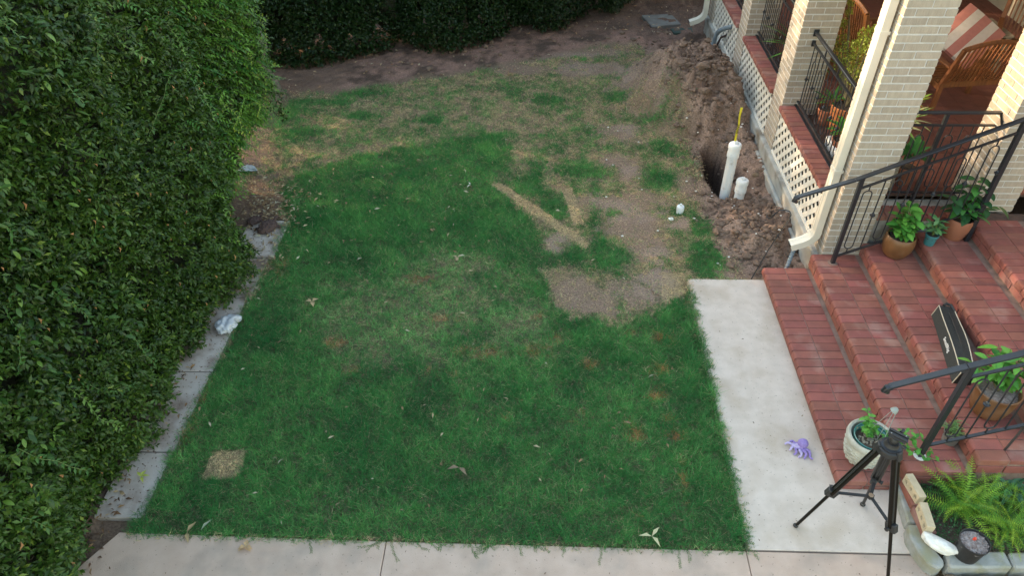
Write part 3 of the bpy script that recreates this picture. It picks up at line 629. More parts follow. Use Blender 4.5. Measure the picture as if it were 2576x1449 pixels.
# ------------------------------------------------------------------ downspouts and conduits
def ribbed(path, wx, wy, t, name='spout', m='cream'):
    # rectangular section swept, with two ribs on each long side
    sec = [(-.5, -.5), (-.5, -.2), (-.42, -.15), (-.42, .15), (-.5, .2), (-.5, .5), (-.2, .5), (.2, .5), (.5, .5), (.5, .2), (.42, .15), (.42, -.15), (.5, -.2), (.5, -.5), (.2, -.5), (-.2, -.5)]
    mb = MB(); n = len(sec); pts = [Vector(p) for p in path]; k = len(pts)
    for i, p in enumerate(pts):
        tg = (pts[min(i+1, k-1)]-pts[max(i-1, 0)]).normalized(); sy = Vector((0, 1, 0)); sx = tg.cross(sy).normalized(); sy = sx.cross(tg)
        for a, b in sec: mb.v.append(p+sx*a*wx+sy*b*wy)
    for i in range(k-1):
        for j in range(n): a = i*n+j; b = i*n+(j+1) % n; mb.f.append((a, b, b+n, a+n))
    return mb.build(name, m, t, smooth=True)
def downspout(label, X, Y, zb, out, loc):
    t = thing('downspout', label, 'downspout', (X, Y, zb), 'cream downspouts')
    ribbed([(X, Y, 3.88), (X, Y, 3), (X, Y, 2), (X, Y, 1), (X, Y, zb+.22)], .072, .112, t)
    ribbed([(X, Y, zb+.25), (X-.005, Y, zb+.19), (X-.04, Y, zb+.13), (X-.11, Y, zb+.08), (X-.11-out, Y, zb+.03)], .078, .118, t, 'elbow')
    MB().box((X-.034, Y-.045, 0), (X+.0, Y+.045, .001), Matrix.Translation((X-.12-out, Y, zb+.03)) @ Matrix.Rotation(R(90), 4, 'Y') @ Matrix.Translation((-X, -Y, 0))).build('dark_mouth_plate', 'void', t)  # dark plate painted for the shaded inside of the elbow
    for z in (1.2, 2.6): MB().box((X-.041, Y-.062, z), (X+.05, Y+.062, z+.03)).build('strap', 'cream', t)
    return t
downspout('cream downspout on the near pillar ending in an elbow over the soil', 2.962, 6.30, .22, .12, 0)
downspout('cream downspout on the far porch corner at the top edge', 2.90, 12.95, .12, .14, 0)
t = thing('corrugated_drain', 'short dark grey corrugated drain hose under the near elbow', 'drain hose', (2.74, 6.28, 0))
pth = [(2.70, 6.18, -.09), (2.735, 6.22, .03), (2.765, 6.27, .13), (2.80, 6.32, .21)]
rs = []; pp = []
for i in range(22):
    s = i/21*3; k = min(int(s), 2); f = s-k; p = Vector(pth[k])*(1-f)+Vector(pth[k+1])*f; pp.append(p); rs.append(.024 if i % 2 else .019)
MB().tube(pp, rs, 10).build('hose', 'greypvc', t, smooth=False)
t = thing('grey_conduit', 'bent grey plastic conduit rising from the far hole into the lattice', 'pipe', (2.85, 11.8, 0))
pp = [(2.86, 11.80, -.35), (2.86, 11.80, .15), (2.865, 11.78, .35), (2.88, 11.70, .48), (2.93, 11.58, .58), (3.03, 11.46, .66)]
MB().tube(pp, .036, 12).build('conduit', 'greypvc', t, smooth=True)
MB().tube([(2.86, 11.80, .12), (2.86, 11.80, .24)], .044, 12).build('coupling', 'greypvc', t, smooth=True)
MB().tube([(2.93, 11.88, -.3), (2.93, 11.87, .15), (2.96, 11.78, .35), (3.02, 11.7, .42)], .018, 8).build('thin_conduit', 'rustbrown', t, smooth=True)
# ------------------------------------------------------------------ white pipes
def pvc(label, x, y, z0, z1, r, lean=(0, 0), cap=True):
    t = thing('white_pipe', label, 'pipe', (x, y, z0), 'white plastic drain pipes')
    a = Vector((x, y, z0)); b = Vector((x+lean[0], y+lean[1], z1)); d = (b-a).normalized(); rot = Vector((0, 0, 1)).rotation_difference(d).to_matrix().to_4x4()
    MB().tube([a, b], r, 24).build('pipe', 'pvc', t, smooth=True)
    L = (b-a).length
    MB().lathe([(r*1.02, L-.14), (r*1.16, L-.135), (r*1.16, L-.075), (r*1.12, L-.07), (r*1.12, L-.02), (r*1.22, L-.018), (r*1.22, L+.028), (r*1.1, L+.04), (r*.5, L+.045)], a, 24, rot).build('cap', 'pvc', t, smooth=True)
    MB().box((-r*.34, -r*.34, L+.04), (r*.34, r*.34, L+.075), Matrix.Translation(a) @ rot).build('square_plug', 'pvc', t, bevel=.004)
    return t
pvc('tall white plastic pipe standing in the dug hole', 2.385, 7.86, -.55, .56, .064, (.0, .01))
pvc('short white plastic pipe beside the tall one', 2.52, 7.70, -.3, .15, .062, (.0, .0))
c = at(1711, 527, .02)
pvc('small white cleanout plug low in the ground left of the soil', c.x, c.y, -.12, .03, .038, (.0, .0))
t = thing('caution_tape', 'strip of yellow printed tape tied to the tall white pipe', 'tape', (2.385, 7.87, .6))
mb = MB(); pr_ = [(2.375, 7.87, .60), (2.372, 7.87, .72), (2.378, 7.875, .85), (2.365, 7.87, .97), (2.37, 7.88, 1.08)]
for i, p in enumerate(pr_):
    w = .012+.003*math.sin(i*2); mb.v += [Vector(p)+Vector((-w, 0, 0)), Vector(p)+Vector((w, .006*((i % 2)*2-1), 0))]
for i in range(4): mb.f.append((2*i, 2*i+1, 2*i+3, 2*i+2))
mb.build('tape_strip', 'yellow', t)
def text(s, size, name, m, parent, mtx, ext=.0006):
    cu = D.curves.new(name, 'FONT'); cu.body = s; cu.size = size; cu.extrude = ext; cu.align_x = 'CENTER'; cu.align_y = 'CENTER'; cu.offset = size*.02; cu.resolution_u = 2
    o = D.objects.new(name, cu); COL.objects.link(o); dg = bpy.context.evaluated_depsgraph_get(); me = D.meshes.new_from_object(o.evaluated_get(dg)); D.objects.remove(o)
    me.transform(Matrix.Translation(-wl(parent)) @ mtx); me.materials.clear(); me.materials.append(M[m]); return link(D.objects.new(name, me), parent)
text('CAUTION', .026, 'printed_word', 'blackplastic', t, Matrix.Translation((2.373, 7.862, .80)) @ Matrix.Rotation(R(90), 4, 'Y') @ Matrix.Rotation(R(90), 4, 'X') @ Matrix.Rotation(R(0), 4, 'Z'))
# shepherd crook
t = thing('shepherd_hook', 'thin black shepherd hook leaning from the path edge over soil', 'garden hook', (2.307, 6.03, 0))
pts = [(1890, 702), (1932, 630), (1968, 575), (1985, 552), (1990, 540), (1987, 532), (1976, 528), (1960, 529), (1950, 537), (1942, 546), (1934, 549), (1928, 545), (1930, 539)]
pp = []
for i, (a, b) in enumerate(pts): pp.append(atY(a, b, 6.04+.05*i/3))
MB().tube(pp, .0065, 6).build('hook_rod', 'black', t, smooth=True)
# ------------------------------------------------------------------ clods and stones
def clods():
    mb = MB(); rr = random.Random(4); base = bmesh.new(); bmesh.ops.create_icosphere(base, subdivisions=1, radius=1); bv = [v.co.copy() for v in base.verts]; bf = [tuple(x.index for x in f.verts) for f in base.faces]; base.free()
    X = []
    for i in range(2600):
        if i < 1500: x = rr.gauss(2.5, .38); y = rr.gauss(10.1, 1.0)
        elif i < 2200: x = rr.gauss(2.5, .3); y = rr.gauss(7.0, .5)
        else: x = rr.uniform(-3, 2.4); y = rr.uniform(10.5, 13.5)
        if x > 2.95 or y < 6.1 or x < -3.5: continue
        if i >= 2200 and y < float(lawn_edge_y(np.array([x]))[0]): continue
        if i < 2200 and x < float(dirt_edge_x(np.array([y]))[0])-.1: continue
        X.append((x, y))
    A = np.array(X); zz = height(A[:, 0], A[:, 1])[0]
    for (x, y), z in zip(X, zz):
        s = abs(rr.gauss(0, .018))+.006
        if z < -.3: s *= .6
        sc = Vector((s*rr.uniform(.8, 1.5), s*rr.uniform(.8, 1.4), s*rr.uniform(.5, 1)))
        mb.add([Vector((v.x*sc.x*rr.uniform(.75, 1.2), v.y*sc.y*rr.uniform(.75, 1.2), v.z*sc.z*rr.uniform(.7, 1.2)))+Vector((x, y, z+sc.z*.3)) for v in bv], bf)
    o = mb.build('soil_clods', 'clod'); tag(o, kind='stuff', label='loose soil clods on the dug heaps by the porch', cat='soil')
    mb = MB()
    for i in range(60):
        y = rr.uniform(6.2, 9.5); x = rr.uniform(2.05, 2.9) if i < 42 else rr.uniform(.8, 2.1)
        z = gh(x, y); s = rr.uniform(.006, .014); 
        if z < -.2: continue
        mb.add([Vector((v.x*s*1.3, v.y*s, v.z*s*.8))+Vector((x, y, z+s*.5)) for v in bv], bf)
    o = mb.build('white_pebbles', 'white'); tag(o, kind='stuff', label='small white pebbles scattered on the dug soil', cat='pebbles')
clods()
for i, (px, py, s, lab) in enumerate([(1688, 548, .035, 'small white rock on the soil left of the plug'), (1905, 428, .05, 'brown broken stone beside the short white pipe'), (1760, 235, .11, 'dark stone half buried on the soil heap'), (1768, 262, .09, 'dark clod below the half buried stone')]):
    c = at(px, py, 0 if i < 2 else .3); z = gh(c.x, c.y)
    o = MB().blob((c.x, c.y, z+s*.2), (s, s*.8, s*.5), 2, .2, i).build('stone', 'white' if i == 0 else ('rock' if i == 1 else 'clod')); tag(o, lab, 'stone')
# ------------------------------------------------------------------ fallen leaves
def litter():
    P, Dd, Nn, L, Wd, C = [], [], [], [], [], []; rr = random.Random(9)
    def put(x, y, s=1, z=None, col=None):
        zz = z if z is not None else max(gh(x, y), -.02)+.03
        a = rr.uniform(0, 6.28); P.append((x, y, zz)); Dd.append((math.cos(a), math.sin(a), rr.uniform(-.2, .35))); Nn.append((rr.uniform(-.6, .6), rr.uniform(-.6, .6), 1))
        l = rr.uniform(.035, .075)*s; L.append(l); Wd.append(l*rr.uniform(.22, .42)); c = col or rr.choice([(.42, .34, .21), (.36, .27, .16), (.28, .19, .11), (.45, .40, .29), (.25, .16, .09)])
        k = rr.uniform(.75, 1.15); C.append([v*k for v in c])
    for i in range(210):
        px = rr.gauss(880, 230); py = rr.gauss(520, 110); c = at(px, py)
        if -3.1 < c.x < .6 and 3 < c.y < 10: put(c.x, c.y, 1, .045)
    for i in range(70):
        c = at(rr.uniform(480, 1700), rr.uniform(700, 1330))
        if -3.1 < c.x < 1.5: put(c.x, c.y, .9, .045)
    for i in range(420): # drift by the turtle ornaments
        px = rr.gauss(670, 45); py = rr.gauss(520, 32); c = at(px, py)
        if c.x < -2.7: put(c.x, c.y, 1.1, .012+rr.uniform(0, .03))
    for i in range(260): # along hedge foot
        y = rr.uniform(2.3, 7.3); x = -3.42+rr.gauss(0, .08); put(x, y, .9, .012, rr.choice([(.20, .11, .06), (.30, .18, .09), (.42, .30, .17), (.14, .08, .05)]))
    for i in range(150):
        y = rr.uniform(5.5, 7.0); x = rr.uniform(-3.4, -3.0); put(x, y, 1, .015)
    for i in range(330): # back soil
        x = rr.uniform(-4.2, 3.0); y = rr.gauss(12.6+.28*x, .6) if i < 200 else rr.uniform(13, 14.4)
        if y > lawn_edge_y(np.array([x]))[0]-.8: put(x, y, 1.1, None, rr.choice([(.38, .22, .12), (.45, .32, .20), (.28, .14, .08), (.5, .4, .28)]))
    for i in range(70): put(rr.uniform(-3.3, 3), rr.uniform(2.2, 2.85), rr.uniform(.15, .45), .006, (.14, .09, .06))
    for i in range(110): put(rr.choice([1.66, 2.42, 2.0])+rr.gauss(0, .09), rr.uniform(2.9, 5.95), rr.uniform(.12, .4), .006, rr.choice([(.14, .09, .06), (.25, .17, .10), (.10, .07, .05)]))
    o = leaves('fallen_leaves', P, Dd, Nn, L, Wd, C, 'dead', None, .25, .2); tag(o, kind='stuff', label='dry fallen leaves scattered over lawn and walk', cat='fallen leaves')
litter()
def single_leaf(label, px, py, ln, wd, n, col, z=.05, spread=2.2):
    c = at(px, py, z); P = []; Dd = []; a0 = random.uniform(0, 6)
    for i in range(n): a = a0+i*spread; P.append((c.x, c.y, z)); Dd.append((math.cos(a), math.sin(a), .25))
    o = leaves('fallen_leaf', P, Dd, [(.1, .1, 1.)]*n, [ln]*n, [wd]*n, [col]*n, 'dead', None, .3, .25); tag(o, label, 'leaf')
single_leaf('large cream three lobed dry leaf on the lawn near the pavement', 1640, 1350, .10, .030, 3, (.55, .50, .30))
single_leaf('tan maple shaped leaf fallen in the middle of the lawn', 1150, 648, .06, .03, 4, (.45, .33, .2))
single_leaf('brown curled leaf on the lawn below the centre', 1155, 1177, .10, .04, 2, (.25, .18, .12))
single_leaf('white curled leaf on the dark grass left of the straw strip', 1183, 465, .07, .02, 2, (.6, .58, .5))
single_leaf('tan broad leaf on the lawn at left centre', 785, 760, .08, .05, 3, (.5, .36, .2))
single_leaf('tan lobed leaf lying on the front pavement', 618, 1377, .06, .04, 5, (.55, .36, .2), .012)
single_leaf('pair of long dry leaves on the pavement edge at bottom left', 470, 1340, .10, .035, 2, (.38, .28, .15), .015)
single_leaf('grey green long leaf on the pavement edge at bottom left', 505, 1335, .11, .025, 1, (.30, .34, .24), .02)
single_leaf('yellow green leaf sprig lying on the side walk', 355, 1200, .07, .028, 4, (.38, .42, .08), .03, 1.1)
single_leaf('brown leaf on the bare patch near the path', 1645, 742, .09, .025, 2, (.16, .10, .07), .03)
# ------------------------------------------------------------------ hedge (left)
def sprig_cloud(n, posfn, outfn, L0, cols, per=7, seed=1, ratio=.42, twist=.9, droop=.35):
    rg = np.random.default_rng(seed); B_ = posfn(n, rg); O = outfn(B_, rg); n = len(B_)
    ax = unit(O+rg.normal(0, .45, (n, 3))+np.array([0, 0, -droop*.4]))
    P = []; Dd = []; Nn = []; L = []; C = []
    tone = rg.random(n); lowf = fbm(B_[:, 1]*1., B_[:, 2]*1.+B_[:, 0], 1.6, 3, seed+3)
    for k in range(per):
        t = (k+.5)/per; a = 2.4*k+rg.uniform(0, 6.28, n); u = unit(np.cross(ax, rg.normal(0, 1, (n, 3)))); w = np.cross(ax, u)
        side = u*np.cos(a)[:, None]+w*np.sin(a)[:, None]
        p = B_+ax*(t*L0*2.0)[..., None] if False else B_+ax*(t*L0*2.0)
        d = unit(ax*(.35+.5*t)+side*(1.0-.3*t)+np.array([0, 0, -droop])*rg.random((n, 1))); P.append(p); Dd.append(d)
        Nn.append(unit(ax*.6+np.array([0, 0, .8])+rg.normal(0, twist*.5, (n, 3)))); L.append(L0*rg.uniform(.65, 1.25, n)*(1-.3*t))
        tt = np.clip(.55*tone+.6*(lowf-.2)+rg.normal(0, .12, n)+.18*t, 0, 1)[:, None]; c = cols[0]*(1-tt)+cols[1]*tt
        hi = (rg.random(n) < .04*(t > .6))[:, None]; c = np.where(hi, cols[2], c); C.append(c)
    P = np.concatenate(P); Dd = np.concatenate(Dd); Nn = np.concatenate(Nn); L = np.concatenate(L); C = np.concatenate(C)
    return P, Dd, Nn, L, L*ratio*rg.uniform(.8, 1.2, len(L)), C
HY0, HY1, HZ = 1.2, 8.15, 3.85
def hx(y, z): # outer surface of the hedge
    b = -3.35+.03*np.minimum(z, 1.2)/1.2+.54*(fbm(y, z, 1.3, 3, 201)-.5)+.14*(fbm(y, z, 4.5, 2, 202)-.5)
    b = b+.16*sst(5.0, 5.9, y)*(1-sst(6.6, 7.0, y))*(1-sst(.8, 1.6, z))
    b = b+.12*sst(2.9, 2.2, np.minimum(y, 2.9))*(z < .8)
    b = b-.42*sst(6.0, 6.6, y)*(1-sst(.5, 1.5, z))-.3*sst(6.9, 7.4, y)*(1-sst(.5, 1.2, z)); b = np.where(y > 6.2, np.minimum(b, -3.42), b)
    b = b+.08*sst(7.0, 7.9, y)*sst(.9, 1.5, z)
    return b-.25*sst(3.2, 3.85, z)
hd = thing('hedge', 'tall dense green hedge with hanging vines along the left side', 'hedge', (-4.2, 4.7, 0))
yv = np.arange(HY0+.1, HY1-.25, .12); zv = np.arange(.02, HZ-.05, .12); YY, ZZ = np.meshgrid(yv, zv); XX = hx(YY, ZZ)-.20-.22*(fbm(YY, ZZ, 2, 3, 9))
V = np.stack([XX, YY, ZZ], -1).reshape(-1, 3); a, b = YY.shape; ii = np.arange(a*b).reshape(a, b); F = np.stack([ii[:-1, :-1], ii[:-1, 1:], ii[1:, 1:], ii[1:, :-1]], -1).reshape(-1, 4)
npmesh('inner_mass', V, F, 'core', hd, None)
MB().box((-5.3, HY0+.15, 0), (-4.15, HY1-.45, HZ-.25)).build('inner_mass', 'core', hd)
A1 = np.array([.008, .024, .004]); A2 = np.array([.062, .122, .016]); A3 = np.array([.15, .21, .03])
def pos_face(n, rg):
    y = rg.uniform(HY0, HY1, n); z = rg.uniform(.02, HZ, n)**1.0; p = rg.random(n)
    keep = (fbm(y, z, 2.6, 3, 207) > .43)|(p < .50); keep &= ~((y > 7.0) & (z < .8*sst(7., 7.6, y)) ); y, z = y[keep], z[keep]
    return np.stack([hx(y, z)-.05-rg.exponential(.09, len(y)), y, z], 1)
def out_face(B_, rg): return unit(np.stack([np.ones(len(B_)), rg.normal(-.1, .3, len(B_)), .35+0*B_[:, 0]], 1))
def pos_top(n, rg): return np.stack([rg.uniform(-5.3, -3.5, n), rg.uniform(HY0, HY1, n), HZ-rg.exponential(.08, n)+.15*(rg.random(n)-.5)], 1)
def pos_end(n, rg):
    z = rg.uniform(.75, HZ, n); x = rg.uniform(-5.2, -3.2, n); return np.stack([x, HY1-.05+.12*(fbm(x, z, 2, 2, 5)-.5)-rg.exponential(.05, n), z], 1)
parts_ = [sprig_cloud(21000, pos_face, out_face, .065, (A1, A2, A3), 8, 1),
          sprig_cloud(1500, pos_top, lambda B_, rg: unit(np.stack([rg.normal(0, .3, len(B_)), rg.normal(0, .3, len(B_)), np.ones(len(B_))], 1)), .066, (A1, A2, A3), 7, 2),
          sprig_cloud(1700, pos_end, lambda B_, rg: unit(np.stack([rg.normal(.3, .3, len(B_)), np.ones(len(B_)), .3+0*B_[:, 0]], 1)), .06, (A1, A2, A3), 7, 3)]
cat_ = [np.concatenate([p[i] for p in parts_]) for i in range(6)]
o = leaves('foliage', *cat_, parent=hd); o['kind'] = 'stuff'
print('hedge leaves', len(cat_[0]))
# light compound-leaf vine over the far end of the hedge
def vine_end():
    rg = np.random.default_rng(5); P, Dd, Nn, L, C = [], [], [], [], []; stems = MB()
    for i in range(820):
        y = 8.25-abs(rg.normal(0, .95)); z = rg.uniform(.9, 3.1) if rg.random() < .75 else rg.uniform(.55, 1.4); 
        if y < 5.6: continue
        x = float(hx(np.array([y]), np.array([z]))[0])+rg.uniform(-.10, .05)
        a = rg.normal(-.25, .8); dirx = np.array([math.cos(a)*.8, math.sin(a)*.6, rg.uniform(-.7, .25)]); dirx /= np.linalg.norm(dirx); ln = rg.uniform(.09, .20); m_ = rg.integers(4, 7)
        side = np.cross(dirx, [0, 0, 1]); side /= np.linalg.norm(side); base = np.array([x, y, z]); tone = rg.random(); edge = np.clip((x+3.35)*2.5, 0, 1)
        for k in range(m_+1):
            q = base+dirx*ln*k/m_+np.array([0, 0, -.05*(k/m_)**2])
            for s in ((-1, 1) if k < m_ else (0,)):
                d = dirx*.55+side*s*.9+np.array([0, 0, -.15]); P.append(q); Dd.append(d); Nn.append([rg.normal(0, .2), rg.normal(0, .2), 1]); L.append(.052*rg.uniform(.8, 1.3))
                c1 = np.array([.03, .11, .018]); c2 = np.array([.20, .36, .04]); t_ = np.clip(tone*.7+edge*.35, 0, 1); C.append(c1*(1-t_)+c2*t_)
    o = leaves('vine_leaves', P, Dd, Nn, L, np.array(L)*.33, C, parent=hd); o['kind'] = 'stuff'
    # hanging strands
    P, Dd, Nn, L, C = [], [], [], [], []
    for i in range(60):
        y = rg.uniform(1.6, 8.2); z = rg.uniform(1.0, 3.9); x = float(hx(np.array([y]), np.array([z]))[0])+.03; ln = rg.uniform(.15, .65); pts = []; q = np.array([x, y, z]); v = np.array([.12, rg.normal(0, .25), -1.]); bright = rg.random() < .3
        k = int(ln/.045)
        for j in range(k):
            v = v+rg.normal(0, .2, 3); v[2] = -1; q = q+v/np.linalg.norm(v)*.045; q[0] = max(q[0], float(hx(np.array([q[1]]), np.array([max(q[2], .02)]))[0])+.02); q[0] = min(q[0], x+.28)
            if q[2] < .08: break
            pts.append(tuple(q))
            for s in (-1, 1):
                P.append(q.copy()); Dd.append([.5+rg.normal(0, .2), s*.8, -.2+rg.normal(0, .25)]); Nn.append([.5, 0, 1]); L.append(rg.uniform(.03, .055)); c = np.array([.05, .12, .02]) if not bright else np.array([.11, .20, .03]); C.append(c*rg.uniform(.8, 1.2))
        if len(pts) > 2: stems.tube(pts, .0022, 4, False)
    o = leaves('hanging_vine_leaves', P, Dd, Nn, L, np.array(L)*.42, C, parent=hd); o['kind'] = 'stuff'
    # trailing whips past the far end
    P, Dd, Nn, L, C = [], [], [], [], []
    for i, (px, py, qx, qy) in enumerate([(640, 170, 690, 300), (650, 90, 685, 215), (600, 250, 640, 370), (560, 230, 600, 330), (610, 20, 668, 90), (630, 260, 655, 290), (590, 120, 660, 200), (575, 300, 618, 345)]):
        p = np.array(atX(px, py, -3.3)); q = np.array(atX(qx, qy, -3.22)); pts = []
        for j in range(14):
            t_ = j/13; r_ = p*(1-t_)+q*t_+np.array([.05*math.sin(t_*5+i), .05*math.sin(t_*7+i), .06*math.sin(t_*3)]); pts.append(tuple(r_))
            for s in (-1, 1, 0.3):
                P.append(r_); Dd.append([.4, s, -.3+rg.normal(0, .3)]); Nn.append([.2, 0, 1]); L.append(.04*(1.1-.4*t_)*rg.uniform(.8, 1.3)); C.append(np.array([.14, .30, .04])*(1-t_)+np.array([.34, .40, .05])*t_)
        stems.tube(pts, .0025, 4, False)
    o = leaves('trailing_vine_leaves', P, Dd, Nn, L, np.array(L)*.36, C, parent=hd); o['kind'] = 'stuff'
    stems.build('vine_stems', 'greenstem', hd)['kind'] = 'stuff'
    # dead leaves caught in the hedge
    P, Dd, Nn, L, C = [], [], [], [], []
    for i in range(150):
        y = rg.uniform(1.5, 8); z = rg.uniform(.1, 3.6); x = float(hx(np.array([y]), np.array([z]))[0])+.03; P.append([x, y, z]); Dd.append([.3, rg.normal(0, .5), -1]); Nn.append([1, 0, .3]); L.append(rg.uniform(.03, .065)); C.append(np.array([.42, .22, .10])*rg.uniform(.5, 1.1))
    o = leaves('caught_dead_leaves', P, Dd, Nn, L, np.array(L)*.4, C, 'dead', hd, .4, .3); o['kind'] = 'stuff'
vine_end()
# single larger leaves near the camera, one object each
def leafmesh(name, ln, wd, col, m='leaf'):
    s = np.linspace(0, 1, 6); V = []; 
    for t_ in s:
        w = wd*.5*math.sin(math.pi*min(1, t_*.92+.06))**.8; z = -.22*ln*t_*t_; V += [(-w, ln*t_, z+.18*w), (0, ln*t_, z), (w, ln*t_, z+.18*w)]
    F = []
    for i in range(5): F += [(3*i, 3*i+1, 3*i+4, 3*i+3), (3*i+1, 3*i+2, 3*i+5, 3*i+4)]
    me = D.meshes.new(name); me.from_pydata(V, [], F); a = me.attributes.new('col', 'FLOAT_COLOR', 'POINT'); a.data.foreach_set('color', [v for i in range(len(V)) for v in (*[c*(1.12 if i % 3 == 1 else 1) for c in col], 1)])
    me.materials.append(M[m]); me.polygons.foreach_set('use_smooth', [True]*len(F)); return me
def putleaf(me, parent, p, d, nrm, s, name='leaf'):
    d = Vector(d).normalized(); n_ = Vector(nrm); x = d.cross(n_).normalized(); n_ = x.cross(d); mt = Matrix((x, d, n_)).transposed().to_4x4(); o = D.objects.new(name, me)
    o.matrix_local = Matrix.Translation(Vector(p)-wl(parent)) @ mt @ Matrix.Scale(s, 4); return link(o, parent)
hl_m = [leafmesh('hedge_leaf', .066, .030, c) for c in ((.035, .085, .015), (.05, .11, .018), (.022, .06, .011), (.10, .18, .025))]
for i in range(290):
    y = random.uniform(2.0, 4.6); z = random.uniform(1.0, 3.6); x = float(hx(np.array([y]), np.array([z]))[0])+random.uniform(0, .06)
    putleaf(random.choice(hl_m), hd, (x, y, z), (random.uniform(.3, 1), random.uniform(-.8, .8), random.uniform(-.9, .2)), (.4, random.uniform(-.3, .3), 1), random.uniform(.8, 1.3))
# ------------------------------------------------------------------ back bushes
def bush(label, x0, x1, yfn, depth, H, seed):
    t = thing('back_bush', label, 'bush', ((x0+x1)/2, yfn((x0+x1)/2), 0), 'dark bushes along the back')
    A, B_, C_ = np.array([.005, .017, .004]), np.array([.018, .046, .009]), np.array([.055, .09, .02])
    def surf(x, z): return np.interp(x, [x0, x1], [yfn(x0), yfn(x1)])-.15*np.sin(np.clip((x-x0)/(x1-x0), 0, 1)*math.pi)+.5*(fbm(x, z, 1.6, 3, seed)-.5)+.12*sst(0, .35, .35-z)
    def pos(n, rg):
        x = rg.uniform(x0-.1, x1+.1, n); z = rg.uniform(.03, H, n); rd = np.minimum(x-x0, x1-x); return np.stack([x, surf(x, z)+rg.exponential(.08, n)+.45*(1-sst(-.1, .45, rd)), z], 1)
    a = sprig_cloud(int(2600*(x1-x0)), pos, lambda b, rg: unit(np.stack([rg.normal(0, .35, len(b)), -np.ones(len(b)), .4+0*b[:, 0]], 1)), .055, (A, B_, C_), 7, seed, .55)
    def pos2(n, rg): return np.stack([rg.uniform(x0, x1, n), yfn((x0+x1)/2)+rg.uniform(.1, depth, n), H+.1*(rg.random(n)-.5)], 1)
    b = sprig_cloud(int(500*(x1-x0)), pos2, lambda b, rg: unit(np.stack([rg.normal(0, .3, len(b)), rg.normal(0, .3, len(b)), np.ones(len(b))], 1)), .055, (A, B_, C_), 6, seed+1, .55)
    leaves('foliage', *[np.concatenate([a[i], b[i]]) for i in range(6)], parent=t)['kind'] = 'stuff'
    mb = MB(); k = 8
    for i in range(k):
        xa = x0+(x1-x0)*(i+.5)/k; mb.blob((xa, yfn(xa)+.15+depth/2+.15, H*.5), ((x1-x0)/k*.9, depth/2, H*.5), 2, .1, i)
    mb.build('inner_mass', 'core', t)
    for i in range(3):
        xa = x0+(x1-x0)*(i+.5)/3; MB().tube([(xa, yfn(xa)+.62, -.1), (xa+.05, yfn(xa)+.62, .5), (xa, yfn(xa)+.65, 1.2)], [.03, .025, .02], 6).build('stem', 'bark', t)
by = lambda x: np.interp(x, [-6.5, -4.39, -3.42, -1.8, .27, 1.45, 2.0], [10.9, 11.12, 11.5, 12.07, 12.92, 13.35, 13.9])
bush('large dark bush at the back left behind the tree stump', -6.4, -2.45, by, 1.3, 2.7, 301)
bush('dark bush at the back centre left of the small gap', -2.35, -.45, by, 1.2, 2.6, 311)
bush('dark bush at the back centre right ending near the grey boulder', -.4, .75, by, 1.1, 2.5, 321)
bush('small dark bush at the back nearest the stepping slab', .95, 1.75, lambda x: by(x)+.25, .9, 2.2, 331)
# stump, boulder, slab, lid, fence
t = thing('tree_stump', 'weathered grey slanted stump at the far end of the hedge', 'stump', (-4.2, 10.3, 0))
MB().tube([(-4.15, 10.33, -.1), (-4.18, 10.32, .25), (-4.3, 10.3, .6), (-4.22, 10.28, .86), (-4.10, 10.28, 1.02)], [.17, .12, .12, .15, .05], 12).build('trunk', 'bark', t, smooth=True)
MB().tube([(-4.3, 10.3, .62), (-4.42, 10.25, .9)], [.09, .04], 10).build('broken_limb', 'bark', t, smooth=True)
c = at(1400, 42, .05); o = MB().blob((c.x, c.y+.2, .05), (.30, .22, .20), 2, .12, 5).build('boulder', 'slabgrey'); tag(o, 'low dark grey boulder between two back bushes', 'boulder')
P4 = [at(*p, .0) for p in ((1615, 28), (1640, 57), (1715, 50), (1690, 25))]
o = MB().prism([(p.x, p.y) for p in reversed(P4)], gh(2.25, 13.6)-.06, gh(2.25, 13.6)+.018).build('stepping_slab', 'slabgrey', bevel=.008); tag(o, 'square grey paving slab lying on the dark soil at the back', 'paving slab')
P4 = [at(*p, .02) for p in ((1688, 60), (1696, 72), (1745, 68), (1742, 57))]
o = MB().prism([(p.x, p.y) for p in reversed(P4)], gh(2.6, 13.2)-.08, gh(2.6, 13.2)+.012).build('valve_box_lid', 'boxgreen', bevel=.006); tag(o, 'dark green rectangular valve box lid near the far hole', 'lid')
t = thing('wooden_fence', 'dark wooden board fence closing the back of the yard', 'fence', (0, 14.9, 0))
for i in range(80):
    x = -7.4+i*.145; brick(t, (x, 14.90, -.05), (x+.138, 14.92, 1.85), 'fence_board', 'fencewood', .003, 'board')
for z in (.25, 1.5): MB().box((-7.4, 14.86, z), (4.2, 14.898, z+.09)).build('rail', 'fencewood', t)
# twig pile bottom-left
t = thing('twig_pile', 'tangle of dry grey twigs under the hedge at the bottom left', 'twigs', tuple(at(55, 1410, .1)))
mb = MB()
for i in range(34):
    c = at(random.uniform(5, 110), random.uniform(1385, 1445), random.uniform(.05, .35)); a = random.uniform(0, 6.28); l = random.uniform(.06, .16)
    mb.tube([c, c+Vector((math.cos(a)*l, math.sin(a)*l*.6, random.uniform(-.02, .06))), c+Vector((math.cos(a+.4)*l*2, math.sin(a+.4)*l, random.uniform(-.03, .08)))], [.005, .004, .002], 5)
mb.build('twigs', 'bark', t)
